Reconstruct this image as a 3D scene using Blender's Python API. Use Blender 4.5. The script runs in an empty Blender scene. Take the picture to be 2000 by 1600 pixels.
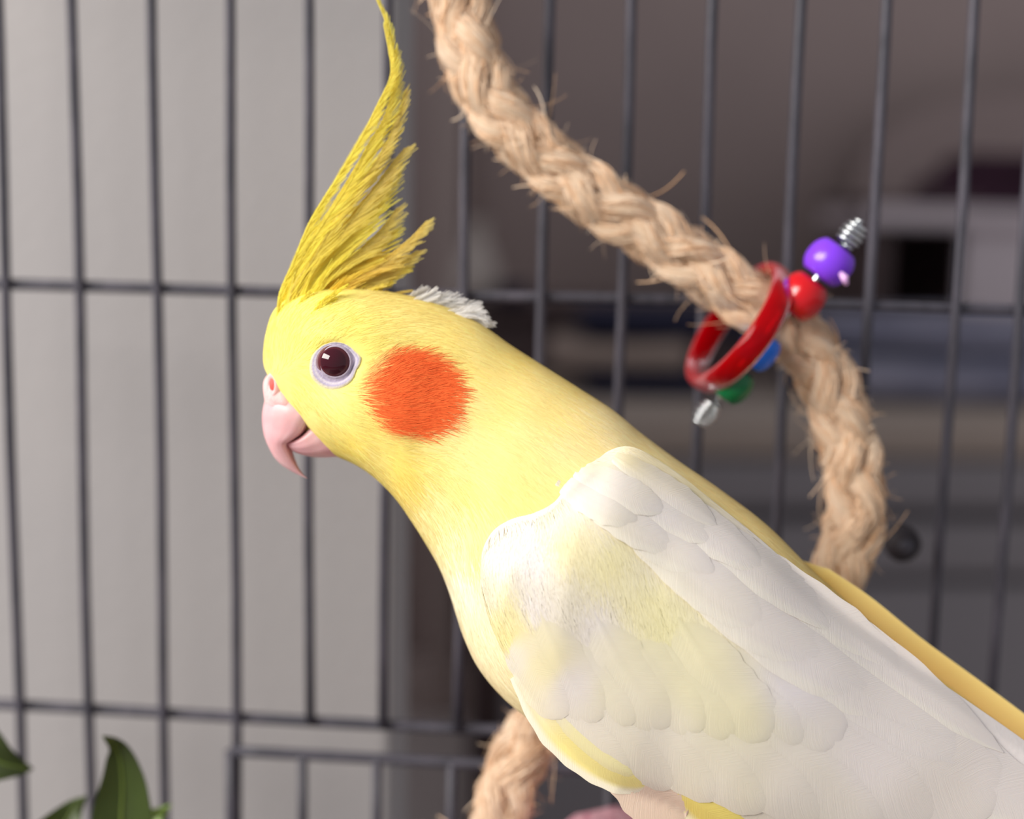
import bpy, bmesh, math, random
import numpy as np
from mathutils import Vector, Matrix
from mathutils.bvhtree import BVHTree

random.seed(7)
rng = np.random.default_rng(7)
SC = bpy.context.scene
COL = SC.collection

# ------------------------------------------------------------------ camera
FPX = 2600.0                       # focal length in pixels of the 2000 x 1600 frame
yaw, pit, rol = math.radians(-4.7025), math.radians(7.8087), math.radians(1.1277)
CP = np.array([0.02892, -0.31912, 0.85])
_f = np.array([math.sin(yaw) * math.cos(pit), math.cos(yaw) * math.cos(pit), -math.sin(pit)])
_r = np.array([math.cos(yaw), -math.sin(yaw), 0.0])
_u = np.cross(_r, _f)
R = _r * math.cos(rol) + _u * math.sin(rol)
U = _u * math.cos(rol) - _r * math.sin(rol)
F = _f
cam = bpy.data.cameras.new('camera')
camo = bpy.data.objects.new('camera', cam)
COL.objects.link(camo)
camo.matrix_world = Matrix(((R[0], U[0], -F[0], CP[0]), (R[1], U[1], -F[1], CP[1]),
                            (R[2], U[2], -F[2], CP[2]), (0, 0, 0, 1)))
cam.sensor_fit = 'HORIZONTAL'
cam.sensor_width = 36
cam.lens = FPX / 2000 * 36
cam.clip_start = 0.01
cam.dof.use_dof = True
cam.dof.focus_distance = 0.243
cam.dof.aperture_fstop = cam.lens / 7.5
SC.camera = camo

# ------------------------------------------------------------------ light
SC.view_settings.view_transform = 'Standard'
SC.view_settings.look = 'None'
SC.view_settings.gamma = 1.0
SC.view_settings.use_curve_mapping = False
SC.view_settings.exposure = 0.0
w = bpy.data.worlds.new('room_light')
SC.world = w
w.use_nodes = True
w.node_tree.nodes['Background'].inputs[0].default_value = (0.93, 0.94, 1.0, 1)
w.node_tree.nodes['Background'].inputs[1].default_value = 0.45


def area(name, pos, target, sx, sy, power, colr):
    L = bpy.data.lights.new(name, 'AREA')
    L.shape = 'RECTANGLE'
    L.size, L.size_y, L.energy, L.color = sx, sy, power, colr
    o = bpy.data.objects.new(name, L)
    COL.objects.link(o)
    o.location = pos
    o.rotation_euler = (Vector(target) - Vector(pos)).to_track_quat('-Z', 'Y').to_euler()
    return o


def pw(px, py, d):
    """pixel of the frame and distance along the view axis (m) -> world point(s)"""
    px, py, d = np.broadcast_arrays(np.asarray(px, float), np.asarray(py, float), np.asarray(d, float))
    return CP + d[..., None] * (F + ((px - 1000) / FPX)[..., None] * R + ((800 - py) / FPX)[..., None] * U)


D0 = 0.26                          # distance of the bird's mid plane


def bp(px, py, bz):
    """pixel and height (cm) above the bird's mid plane"""
    return pw(px, py, D0 - np.asarray(bz, float) / 100)


def topx(Pw):
    d = np.asarray(Pw) - CP
    z = d @ F
    return 1000 + FPX * (d @ R) / z, 800 - FPX * (d @ U) / z, (D0 - z) * 100


def mirror(Pw):
    z = (np.asarray(Pw) - CP) @ F
    return np.asarray(Pw) - 2 * (z - D0)[..., None] * F


eye_w = bp(655, 707, 1.5)
ldir = -0.74 * R + 0.44 * U - 0.51 * F
area('window_left_offscreen', tuple(eye_w + 1.3 * ldir), tuple(eye_w), 1.1, 0.5, 33.0, (1.0, 0.955, 0.90))

# ------------------------------------------------------------------ helpers


def lin(c):
    c = np.asarray(c, float) / 255
    return np.where(c <= .04045, c / 12.92, ((c + .055) / 1.055) ** 2.4)


def nd(nt, t, **kw):
    n = nt.nodes.new(t)
    for k, v in kw.items():
        setattr(n, k, v)
    return n


def mat(name, rgb=(128, 128, 128), rough=.6, metal=0, attr=None, noise=None, bump=None, sss=0, sssr=(.004, .003, .002),
        trans=0, ior=1.45, coat=0, coord='Object', spec=.5, sheen=0, stripe=None, transl=0):
    m = bpy.data.materials.new(name)
    m.use_nodes = True
    nt = m.node_tree
    b = nt.nodes['Principled BSDF']
    b.inputs['Roughness'].default_value = rough
    b.inputs['Metallic'].default_value = metal
    b.inputs['Specular IOR Level'].default_value = spec
    b.inputs['Subsurface Weight'].default_value = sss
    b.inputs['Subsurface Radius'].default_value = sssr
    b.inputs['Subsurface Scale'].default_value = 1.0
    b.inputs['Transmission Weight'].default_value = trans
    b.inputs['IOR'].default_value = ior
    b.inputs['Coat Weight'].default_value = coat
    b.inputs['Sheen Weight'].default_value = sheen
    lk = nt.links.new
    src = None
    if attr:
        a = nd(nt, 'ShaderNodeAttribute', attribute_name=attr)
        src = a.outputs['Color']
    else:
        b.inputs['Base Color'].default_value = (*lin(rgb), 1)
    tc = nd(nt, 'ShaderNodeTexCoord')
    if noise:                                  # (scale vec, rgb2, amount)
        mp = nd(nt, 'ShaderNodeMapping')
        mp.inputs['Scale'].default_value = noise[0]
        lk(tc.outputs[coord], mp.inputs[0])
        nz = nd(nt, 'ShaderNodeTexNoise')
        nz.inputs['Scale'].default_value = 1
        nz.inputs['Detail'].default_value = 5
        lk(mp.outputs[0], nz.inputs['Vector'])
        ramp = nd(nt, 'ShaderNodeMapRange')
        ramp.inputs[1].default_value, ramp.inputs[2].default_value = .35, .65
        ramp.inputs[3].default_value, ramp.inputs[4].default_value = 0, noise[2]
        lk(nz.outputs['Fac'], ramp.inputs[0])
        mx = nd(nt, 'ShaderNodeMix', data_type='RGBA')
        lk(ramp.outputs[0], mx.inputs[0])
        if src:
            lk(src, mx.inputs[6])
        else:
            mx.inputs[6].default_value = (*lin(rgb), 1)
        mx.inputs[7].default_value = (*lin(noise[1]), 1)
        src = mx.outputs[2]
    if src:
        lk(src, b.inputs['Base Color'])
    last = None
    if bump:                                   # (scale vec, strength, distance)
        mp = nd(nt, 'ShaderNodeMapping')
        mp.inputs['Scale'].default_value = bump[0]
        lk(tc.outputs[coord], mp.inputs[0])
        nz = nd(nt, 'ShaderNodeTexNoise')
        nz.inputs['Scale'].default_value = 1
        nz.inputs['Detail'].default_value = 4
        lk(mp.outputs[0], nz.inputs['Vector'])
        bm_ = nd(nt, 'ShaderNodeBump')
        bm_.inputs['Strength'].default_value = bump[1]
        bm_.inputs['Distance'].default_value = bump[2]
        lk(nz.outputs['Fac'], bm_.inputs['Height'])
        last = bm_
    if stripe:                                 # barbs of a vane: (count along, slant, strength, distance)
        uv = nd(nt, 'ShaderNodeUVMap')
        sp = nd(nt, 'ShaderNodeSeparateXYZ')
        lk(uv.outputs[0], sp.inputs[0])
        ab = nd(nt, 'ShaderNodeMath', operation='ABSOLUTE')
        lk(sp.outputs[0], ab.inputs[0])
        ml = nd(nt, 'ShaderNodeMath', operation='MULTIPLY_ADD')
        lk(ab.outputs[0], ml.inputs[0])
        ml.inputs[1].default_value = -stripe[1]
        lk(sp.outputs[1], ml.inputs[2])
        cb = nd(nt, 'ShaderNodeCombineXYZ')
        lk(ml.outputs[0], cb.inputs[0])
        m2 = nd(nt, 'ShaderNodeMath', operation='MULTIPLY')
        lk(sp.outputs[0], m2.inputs[0])
        m2.inputs[1].default_value = .02
        lk(m2.outputs[0], cb.inputs[1])
        mp = nd(nt, 'ShaderNodeMapping')
        mp.inputs['Scale'].default_value = (stripe[0], stripe[0], 1)
        lk(cb.outputs[0], mp.inputs[0])
        nz = nd(nt, 'ShaderNodeTexNoise')
        nz.inputs['Scale'].default_value = 1
        nz.inputs['Detail'].default_value = 3
        lk(mp.outputs[0], nz.inputs['Vector'])
        bm_ = nd(nt, 'ShaderNodeBump')
        bm_.inputs['Strength'].default_value = stripe[2]
        bm_.inputs['Distance'].default_value = stripe[3]
        lk(nz.outputs['Fac'], bm_.inputs['Height'])
        if last:
            lk(last.outputs[0], bm_.inputs['Normal'])
        last = bm_
    if last:
        lk(last.outputs[0], b.inputs['Normal'])
    if transl:                                 # thin barbs let light through
        tr = nd(nt, 'ShaderNodeBsdfTranslucent')
        if src:
            lk(src, tr.inputs[0])
        ms = nd(nt, 'ShaderNodeMixShader')
        ms.inputs[0].default_value = transl
        lk(b.outputs[0], ms.inputs[1])
        lk(tr.outputs[0], ms.inputs[2])
        lk(ms.outputs[0], nt.nodes['Material Output'].inputs['Surface'])
    return m


def wloc(o):
    v = np.zeros(3)
    while o is not None:
        v += np.array(o.location)
        o = o.parent
    return v


def mk(name, V, faces, m, parent=None, col=None, uv=None, nrm=None, smooth=True):
    """one mesh object from world-space vertices"""
    V = np.asarray(V, float)
    off = wloc(parent) if parent is not None else np.zeros(3)
    me = bpy.data.meshes.new(name)
    me.from_pydata((V - off).tolist(), [], [tuple(int(i) for i in f) for f in faces] if not isinstance(faces, np.ndarray) else faces.tolist())
    if smooth:
        me.polygons.foreach_set('use_smooth', np.ones(len(me.polygons), bool))
    if col is not None:
        a = me.color_attributes.new('Col', 'FLOAT_COLOR', 'POINT')
        c = np.ones((len(V), 4), np.float32)
        c[:, :3] = col
        a.data.foreach_set('color', c.ravel())
    if uv is not None:
        ul = me.uv_layers.new(name='UVMap')
        li = np.zeros(len(me.loops), np.int32)
        me.loops.foreach_get('vertex_index', li)
        ul.data.foreach_set('uv', np.asarray(uv, np.float32)[li].ravel())
    me.update()
    if nrm is not None:
        me.normals_split_custom_set_from_vertices(np.asarray(nrm).tolist())
    me.materials.append(m)
    o = bpy.data.objects.new(name, me)
    COL.objects.link(o)
    if parent is not None:
        o.parent = parent
    return o


def thing(name, loc, label, cat, group=None):
    o = bpy.data.objects.new(name, None)
    COL.objects.link(o)
    o.empty_display_size = .01
    o.location = tuple(loc)
    o['label'], o['category'] = label, cat
    if group:
        o['group'] = group
    return o


def tag(o, label, cat, group=None):
    o['label'], o['category'] = label, cat
    if group:
        o['group'] = group
    return o


def catmull(pts, n, closed=False):
    """resample a list of points (any dimension) with a Catmull-Rom spline"""
    P = np.asarray(pts, float)
    P = np.vstack([2 * P[0] - P[1], P, 2 * P[-1] - P[-2]])
    m = len(P) - 3
    t = np.linspace(0, m, n)
    i = np.minimum(t.astype(int), m - 1)
    f = (t - i)[:, None]
    a, b, c, d = P[i], P[i + 1], P[i + 2], P[i + 3]
    return .5 * (2 * b + (c - a) * f + (2 * a - 5 * b + 4 * c - d) * f ** 2 + (3 * b - a - 3 * c + d) * f ** 3)


def grid_faces(nu, nv, wrap=False, base=0):
    i, j = np.meshgrid(np.arange(nu - 1), np.arange(nv if wrap else nv - 1), indexing='ij')
    j2 = (j + 1) % nv
    return np.stack([base + i * nv + j, base + i * nv + j2, base + (i + 1) * nv + j2, base + (i + 1) * nv + j], -1).reshape(-1, 4)


def frames(P):
    T = np.gradient(P, axis=0)
    T /= np.linalg.norm(T, axis=1, keepdims=True)
    a = np.array([0, 0, 1.]) if abs(T[0][2]) < .9 else np.array([1., 0, 0])
    N = np.zeros_like(P)
    N[0] = np.cross(T[0], a)
    N[0] /= np.linalg.norm(N[0])
    for k in range(1, len(P)):
        v = N[k - 1] - T[k] * (N[k - 1] @ T[k])
        N[k] = v / np.linalg.norm(v)
    return T, N, np.cross(T, N)


def tube(P, r, k=10, cap=True):
    """vertices and faces of a tube along world points"""
    P = np.asarray(P, float)
    T, N, B = frames(P)
    r = np.broadcast_to(np.asarray(r, float), (len(P),))
    a = np.linspace(0, 2 * np.pi, k, endpoint=False)
    V = P[:, None] + r[:, None, None] * (np.cos(a)[None, :, None] * N[:, None] + np.sin(a)[None, :, None] * B[:, None])
    Fc = grid_faces(len(P), k, True).tolist()
    if cap:
        Fc += [list(range(k))[::-1], [(len(P) - 1) * k + j for j in range(k)]]
    return V.reshape(-1, 3), Fc


def rod(name, a, b, r, m, parent, k=12, n=2):
    P = np.array(a)[None] + np.linspace(0, 1, n)[:, None] * (np.array(b) - np.array(a))[None]
    V, Fc = tube(P, r, k)
    return mk(name, V, Fc, m, parent)


def lathe(prof, c, axis, k=32):
    """profile [(radius, height)] turned around an axis through c; closed loop when the ends meet"""
    ax = np.array(axis, float)
    ax /= np.linalg.norm(ax)
    t = np.array([0, 0, 1.]) if abs(ax[2]) < .9 else np.array([1., 0, 0])
    n = np.cross(ax, t)
    n /= np.linalg.norm(n)
    b = np.cross(ax, n)
    a = np.linspace(0, 2 * np.pi, k, endpoint=False)
    pr = np.array(prof)
    V = np.array(c) + pr[:, 1, None, None] * ax + pr[:, 0, None, None] * (np.cos(a)[None, :, None] * n + np.sin(a)[None, :, None] * b)
    return V.reshape(-1, 3), grid_faces(len(pr), k, True)


def rbox(name, c, s, m, parent=None, bev=.004, rz=0, seg=3, warp=0):
    bm = bmesh.new()
    bmesh.ops.create_cube(bm, size=1)
    bmesh.ops.scale(bm, vec=s, verts=bm.verts)
    if bev:
        bmesh.ops.bevel(bm, geom=bm.edges[:], offset=bev, segments=seg, affect='EDGES', profile=.5)
    if warp:
        bmesh.ops.subdivide_edges(bm, edges=bm.edges[:], cuts=3, use_grid_fill=True)
        for v in bm.verts:
            v.co += Vector((math.sin(v.co.z * 60 + v.co.y * 23), math.sin(v.co.x * 33 + 1), math.sin(v.co.x * 25 + v.co.y * 31))) * warp
    bmesh.ops.rotate(bm, cent=(0, 0, 0), matrix=Matrix.Rotation(rz, 3, 'Z'), verts=bm.verts)
    off = wloc(parent) if parent is not None else np.zeros(3)
    bmesh.ops.translate(bm, vec=Vector(np.array(c) - off), verts=bm.verts)
    me = bpy.data.meshes.new(name)
    bm.to_mesh(me)
    bm.free()
    me.polygons.foreach_set('use_smooth', np.ones(len(me.polygons), bool))
    me.materials.append(m)
    if bev:
        try:
            me.set_sharp_from_angle(angle=math.radians(50))
        except Exception:
            pass
    o = bpy.data.objects.new(name, me)
    COL.objects.link(o)
    if parent is not None:
        o.parent = parent
    return o


# ------------------------------------------------------------------ materials
M = {}
M['wall'] = mat('painted_wall', (170, 166, 165), .9, noise=((6, 6, 6), (164, 161, 162), .6), bump=((300, 300, 300), .08, .002))
M['backwall'] = mat('taupe_wall', (186, 167, 162), .95, noise=((3, 3, 3), (172, 154, 150), .7))
M['trim'] = mat('trim_paint', (184, 166, 160), .8)
M['floor'] = mat('floor_carpet', (206, 194, 190), 1, noise=((60, 60, 60), (188, 178, 175), .8), bump=((400, 400, 400), .3, .004))
M['wire'] = mat('cage_wire_paint', (56, 55, 63), .5, .1, noise=((160, 160, 60), (82, 78, 88), .7), bump=((700, 700, 240), .25, .0006))
M['plastic_grey'] = mat('grey_plastic', (96, 96, 100), .5)
M['body'] = mat('plumage', attr='Col', rough=.85, sss=.12, spec=.15, bump=((900, 900, 900), .12, .0006))
M['strand'] = mat('plumage_barbs', attr='Col', rough=.8, sss=0, spec=.12, transl=.1)
M['plume'] = mat('crest_barbs', attr='Col', rough=.7, sss=0, spec=.12, transl=.5)
M['vane'] = mat('feather_vane', attr='Col', rough=.7, sss=.1, spec=.2, stripe=(130, .8, .15, .0005), transl=.2)
M['beak'] = mat('beak_horn', (230, 184, 184), .36, sss=.3, sssr=(.003, .0014, .0012), noise=((160, 160, 160), (222, 156, 164), .7))
M['cere'] = mat('cere_skin', (236, 184, 182), .6, sss=.3, sssr=(.003, .0012, .001), bump=((900, 900, 900), .35, .0006))
M['nostril'] = mat('nostril_skin', (222, 86, 78), .6, sss=.2)
M['eye'] = mat('eye_gloss', attr='Col', rough=.04, coat=.2, spec=.5)
M['lid'] = mat('eyelid_skin', attr='Col', rough=.7, spec=.2, sss=.2, bump=((1500, 1500, 1500), .4, .0005))
M['foot'] = mat('foot_skin', (226, 160, 158), .6, bump=((900, 900, 900), .5, .001))
M['claw'] = mat('claw_horn', (205, 170, 160), .4)
M['rope'] = mat('sisal_strand', (253, 229, 202), .75, noise=((14, 260, 1), (228, 182, 138), .9), coord='UV', sss=.08, bump=((20, 900, 1), .6, .0012), sheen=.2)
M['fibre'] = mat('sisal_fibre', attr='Col', rough=.6, sheen=.1)
M['pumice'] = mat('pink_pumice', (214, 142, 158), .95, noise=((420, 420, 420), (240, 196, 204), .9), bump=((600, 600, 600), .8, .002))
M['ring'] = mat('red_acrylic', (186, 0, 12), .07, trans=.5, ior=1.22)
M['b_purple'] = mat('purple_plastic', (128, 62, 226), .22, sss=.1)
M['b_red'] = mat('red_plastic', (196, 6, 18), .2, coat=.3)
M['b_blue'] = mat('blue_plastic', (22, 108, 222), .24, sss=.1)
M['b_green'] = mat('green_plastic', (6, 104, 58), .22)
M['silver'] = mat('steel_wire', (214, 218, 220), .2, 1)
M['leaf'] = mat('leaf_green', (54, 70, 18), .5, noise=((90, 90, 40), (40, 52, 12), .8), sss=.05, bump=((160, 160, 60), .25, .002))
M['leaf_light'] = mat('leaf_pale', (150, 178, 84), .4, noise=((90, 90, 40), (118, 150, 60), .8))
M['stem'] = mat('stem_green', (88, 104, 40), .5)
M['pot'] = mat('pot_clay', (150, 98, 76), .8)
M['white_lam'] = mat('white_laminate', (222, 208, 212), .45)
M['dark_recess'] = mat('dark_panel', (46, 40, 44), .7)
M['maroon'] = mat('maroon_cloth', (52, 22, 40), .8, noise=((40, 40, 40), (74, 40, 60), .7))
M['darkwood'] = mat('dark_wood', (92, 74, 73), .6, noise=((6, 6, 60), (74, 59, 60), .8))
M['blanket'] = mat('blue_grey_blanket', (150, 148, 164), .95, noise=((14, 14, 50), (104, 104, 124), .8))
M['navy'] = mat('navy_cloth', (34, 34, 58), .95)
M['beige'] = mat('beige_cloth', (160, 142, 132), .95)
M['bedfab'] = mat('taupe_fabric', (166, 152, 142), .95)
M['bedgrey'] = mat('grey_fabric', (136, 131, 134), .95)
M['bedgap'] = mat('dark_piping', (84, 79, 83), .9)
M['headboard'] = mat('headboard_fabric', (168, 150, 146), .95)
M['vase'] = mat('pale_ceramic', (196, 184, 176), .5)

# ------------------------------------------------------------------ setting


def struct(o):
    o['kind'] = 'structure'
    return o


struct(rbox('floor', (0.4, .6, -.02), (5, 5, .04), M['floor'], bev=0))
wx = pw(751, 900, .372)[0]
wl = struct(rbox('wall_left', (wx - 1.0, .058 + .016, 1.3), (2.0, .032, 2.6), M['wall'], bev=.003))
struct(rbox('wall_back', (0.4, 1.95, 1.3), (5, .06, 2.6), M['backwall'], bev=0))
ta, tb = pw(836, 500, 2.2)[0], pw(900, 500, 2.2)[0]
struct(rbox('trim_1', ((ta + tb) / 2, 1.91, 1.3), (tb - ta, .03, 2.6), M['trim'], bev=.006))
struct(rbox('baseboard_back', (0.4, 1.91, .05), (5, .02, .1), M['trim'], bev=.004))

# ------------------------------------------------------------------ furniture behind the cage
CZ = CP[2]


def at(px, py, d):
    return pw(px, py, d)


# white cabinet on the right with a dark opening
c0 = at(1715, 402, 1.55)
cab = thing('white_cabinet', (c0[0] + .32, c0[1] + .2, 0), 'white laminate cabinet with a dark open compartment behind the bed', 'cabinet')
rbox('top', (c0[0] + .32, c0[1] + .2, c0[2] - .012), (.66, .4, .024), M['white_lam'], cab, .004)
oz = at(1800, 470, 1.55)[2]
ph = c0[2] - .024
for dx, wd in ((.0, .02),):
    rbox('side_panel', (c0[0] + .01, c0[1] + .2, ph / 2), (.02, .38, ph), M['darkwood'], cab, .002)
dx = at(1885, 500, 1.55)[0] - c0[0]
rbox('back_panel', (c0[0] + .32, c0[1] + .39, ph / 2), (.62, .012, ph), M['darkwood'], cab, 0)  # dark tone of the panel stands in for shade inside the opening
rbox('door', (c0[0] + dx + .2, c0[1] + .02, ph / 2), (.4, .02, ph), M['white_lam'], cab, .003)
rbox('shelf', (c0[0] + dx / 2 + .01, c0[1] + .2, at(1800, 640, 1.6)[2]), (dx - .02, .36, .018), M['darkwood'], cab, .002)

# maroon bag and a thin dark slab on it, added for a shadow strip
b0 = at(1885, 388, 1.68)
bag = thing('folded_bag', (b0[0] + .07, b0[1], c0[2]), 'dark maroon soft bag lying on the white cabinet', 'bag')
rbox('body', (b0[0] + .075, b0[1], c0[2] + .022), (.26, .16, .044), M['maroon'], bag, .02, seg=4)
rbox('flap', (b0[0] + .085, b0[1] - .01, c0[2] + .055), (.22, .14, .022), M['maroon'], bag, .010, seg=3)
t0 = at(1700, 384, 1.62)
tag(rbox('tray', (t0[0] + .03, t0[1] - .01, c0[2] + .005), (.17, .1, .010), M['darkwood'], None, .003), 'thin dark slab standing in for a shadow strip beside the maroon bag on the cabinet', 'tray')

# arched headboard behind
hb = at(1990, 178, 2.03)
n = 40
a = np.linspace(0, math.pi, n)
hw_, hh_ = .36, hb[2]
xs = hb[0] + .12 + hw_ * np.sign(np.cos(a)) * np.abs(np.cos(a)) ** .55
zs = (hh_ - .28) + .28 * np.sin(a) ** .55
ring_ = np.stack([np.r_[xs, xs[-1], xs[0]], np.full(n + 2, hb[1]), np.r_[zs, 0, 0]], -1)
V = np.vstack([ring_, ring_ + np.array([0, .04, 0])])
m_ = n + 2
Fc = [list(range(m_)), [m_ + k for k in range(m_)][::-1]] + [[k, m_ + k, m_ + (k + 1) % m_, (k + 1) % m_] for k in range(m_)]
hbo = mk('headboard', V, Fc, M['headboard'], smooth=False)
tag(hbo, 'taupe rounded headboard standing against the back wall', 'headboard')

# bed / bench with folded textiles
bd = at(1500, 800, 1.18)
bl = at(1010, 800, 1.16)
rz = math.radians(9)
bed = thing('upholstered_bench', (bl[0] + .36, bl[1] + .15, 0), 'low taupe and grey upholstered bench loaded with folded textiles', 'bench')
cx, cy, zt = bl[0] + .36, bl[1] + .19, bd[2]
hz = [zt, zt - .045, zt - .088, zt - .1, zt - .15, zt - .158, .06]
mts = ['bedfab', 'bedgrey', 'bedgap', 'bedgrey', 'bedgap', 'bedgrey']
nms = ['cushion', 'front_panel', 'piping', 'front_panel', 'piping', 'front_panel']
for k in range(6):
    ins = .0 if mts[k] != 'bedgap' else .012
    rbox(nms[k], (cx, cy, (hz[k] + hz[k + 1]) / 2), (.74 - ins, .27 - ins, hz[k] - hz[k + 1] - .001), M[mts[k]], bed, .014 if k == 0 else .003, rz)
for sx in (-.32, .32):
    for sy in (-.1, .1):
        p = Matrix.Rotation(rz, 3, 'Z') @ Vector((sx, sy, 0))
        rbox('leg', (cx + p.x, cy + p.y, .03), (.05, .05, .06), M['darkwood'], bed, .003, rz)


def onbed(name, px0, px1, py, d, h, depth, m, label, cat, group=None, z=None, warp=.002):
    p0, p1 = at(px0, py, d), at(px1, py, d)
    z = (zt if z is None else z) + .003
    o = rbox(name, ((p0[0] + p1[0]) / 2, (p0[1] + p1[1]) / 2 + depth / 2, z + h / 2), (abs(p1[0] - p0[0]), depth, h), M[m], None, min(h * .42, .02), rz * .6, 4, warp)
    return tag(o, label, cat, group)


onbed('folded_blanket', 1560, 2150, 770, 1.22, .038, .16, 'blanket', 'blue-grey blanket folded flat at the bottom of the pile on the bench', 'blanket')
onbed('folded_blanket', 1590, 2200, 715, 1.25, .034, .15, 'blanket', 'blue-grey blanket folded on top of the other one on the bench', 'blanket', z=zt + .042)
onbed('folded_cloth', 1130, 1420, 770, 1.24, .016, .14, 'navy', 'navy cloth folded flat under a beige towel on the bench', 'cloth')
onbed('folded_towel', 1060, 1340, 745, 1.26, .026, .13, 'beige', 'beige towel folded between two navy cloths on the bench', 'towel', z=zt + .020)
onbed('folded_cloth', 1120, 1480, 700, 1.28, .026, .13, 'navy', 'navy cloth lying on top of the beige towel on the bench', 'cloth', z=zt + .050)

# dark sideboard along the wall, pale vase on it
s0 = at(1500, 603, 1.62)
sb = thing('sideboard', (at(1330, 603, 1.62)[0], s0[1] + .17, 0), 'long dark brown wooden sideboard behind the bench', 'sideboard')
sx0, sx1 = at(890, 603, 1.62)[0], c0[0] - .012
rbox('top', ((sx0 + sx1) / 2, s0[1] + .12, s0[2] - .01), (sx1 - sx0, .24, .02), M['darkwood'], sb, .003)
for k in range(4):
    wdt = (sx1 - sx0 - .03) / 4
    dr = rbox('door', (sx0 + .015 + wdt * (k + .5), s0[1] + .02, (s0[2] - .02) / 2 + .02), (wdt - .006, .02, s0[2] - .07), M['darkwood'], sb, .003)
rbox('body', ((sx0 + sx1) / 2, s0[1] + .13, (s0[2] - .02) / 2), (sx1 - sx0 - .03, .2, s0[2] - .022), M['darkwood'], sb, .002)
v0 = at(930, 583, 1.68)
V, Fc = lathe([(.0, 0), (.026, 0), (.031, .012), (.03, .03), (.022, .055), (.013, .075), (.012, .09), (.016, .1), (.0135, .099), (.010, .088), (.0, .08)], (v0[0], v0[1], s0[2]), (0, 0, 1), 36)
tag(mk('vase', V, Fc, M['vase']), 'pale ceramic vase standing on the dark sideboard', 'vase')
v1 = at(955, 590, 1.66)
V, Fc = lathe([(.0, 0), (.02, 0), (.021, .02), (.02, .022), (.0, .022)], (v1[0] + .03, v1[1], s0[2]), (0, 0, 1), 32)
tag(mk('small_tin', V, Fc, M['navy']), 'small low navy tin beside the pale vase', 'tin')

# ------------------------------------------------------------------ cage
ZB, ZT = .52, 1.3
cage = thing('bird_cage', (0, 0, ZB - .02), 'dark grey wire bird cage with a small door frame', 'cage')
BX = {-2: -.16, -1: -.142, 0: -.12365, 1: -.10509, 2: -.08527, 3: -.06636, 4: -.04742, 5: -.0284, 6: -.00943, 7: .00943, 8: .02847,
      9: .04737, 10: .06724, 11: .08636, 12: .10613, 13: .12071, 14: .139, 15: .158, 16: .177}
HZ = [CZ + .0925, CZ - .01679, CZ - .12614, CZ - .235, CZ + .2018, ZB + .004, ZT]
WR = .00125
for k, x in BX.items():
    zb = HZ[2] if 4 <= k <= 8 else ZB
    zz = np.linspace(zb, ZT, 24)
    P = np.stack([x + .00025 * np.sin(zz * 37 + k * 1.7), .0002 * np.sin(zz * 23 + k), zz], -1)
    V, Fc = tube(P, WR, 12)
    mk('vertical_wire', V, Fc, M['wire'], cage)
for z in HZ:
    xx = np.linspace(-.165, .182, 40)
    P = np.stack([xx, np.full(40, WR * 1.75), z + .0002 * np.sin(xx * 40)], -1)
    V, Fc = tube(P, WR * (1.15 if z not in (ZT,) else 1.6), 12)
    mk('horizontal_wire', V, Fc, M['wire'], cage)
# door: frame and its wires, in front of the opening
dz = pw(600, 1468, .345)[2]
dz = CZ - .1331
door = rod('door', (BX[3] - .0006, -.0032, dz), (BX[8] + .0008, -.0032, dz), .0014, M['wire'], cage, 12, 12)
for x in (BX[3] - .0006, BX[8] + .0008):
    rod('door_upright', (x, -.0032, dz), (x, -.0032, ZB + .03), .0015, M['wire'], door, 12, 8)
for k in range(4, 8):
    rod('door_wire', (BX[k] - .0009, -.0036, dz), (BX[k] - .0009, -.0036, ZB + .03), WR, M['wire'], door, 12, 8)
rod('door_wire', (BX[3], -.0032, ZB + .03), (BX[8], -.0032, ZB + .03), .0014, M['wire'], door, 12, 8)
rbox('tray', (0.008, -.2, ZB - .008), (.38, .45, .016), M['plastic_grey'], cage, .005)
for sx in (-.17, .186):
    for sy in (-.41, .01):
        rbox('leg', (sx, sy, (ZB - .016) / 2), (.018, .018, ZB - .016), M['plastic_grey'], cage, .002)
# round thumb screw on the wires
sc = pw(1762, 1062, .3185)
scw = thing('thumb_screw', sc, 'small dark round thumb screw clamped on the cage wires beside the rope', 'screw')
V, Fc = lathe([(0, .004), (.0022, .004), (.0026, .0035), (.0026, .002), (.0038, .0016), (.0043, .0008), (.0043, -.0012), (.0038, -.002), (0, -.002)], sc, (0, -1, 0), 28)
mk('knob', V, Fc, M['dark_recess'], scw)
V, Fc = lathe([(0, .0052), (.0014, .0051), (.0018, .0046), (.0018, .004), (0, .004)], sc, (0, -1, 0), 20)
mk('screw_tip', V, Fc, M['wire'], scw)
rod('shank', sc, (sc[0], .004, sc[2]), .0015, M['dark_recess'], scw, 10)

# ------------------------------------------------------------------ sisal rope
RP = [(838, -160, 29.2), (872, -60, 29.2), (902, 20, 29.2), (926, 120, 29.2), (975, 215, 29.2), (1060, 305, 29.2), (1160, 385, 29.2),
      (1270, 455, 29.2), (1375, 525, 29.2), (1470, 590, 29.2), (1555, 655, 29.3), (1612, 740, 29.4), (1648, 840, 29.5), (1668, 930, 29.6),
      (1672, 1010, 29.7), (1655, 1080, 29.8), (1630, 1130, 30.0), (1560, 1230, 30.4), (1430, 1330, 30.8), (1270, 1370, 30.9), (1130, 1385, 30.7),
      (1050, 1425, 30.4), (1005, 1500, 30.2), (982, 1580, 30.2), (965, 1680, 30.3), (955, 1780, 30.5)]
NR = 900
rp = catmull(RP, NR)
RC = pw(rp[:, 0], rp[:, 1], rp[:, 2] / 100)
seg = np.linalg.norm(np.diff(RC, axis=0), axis=1)
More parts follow.
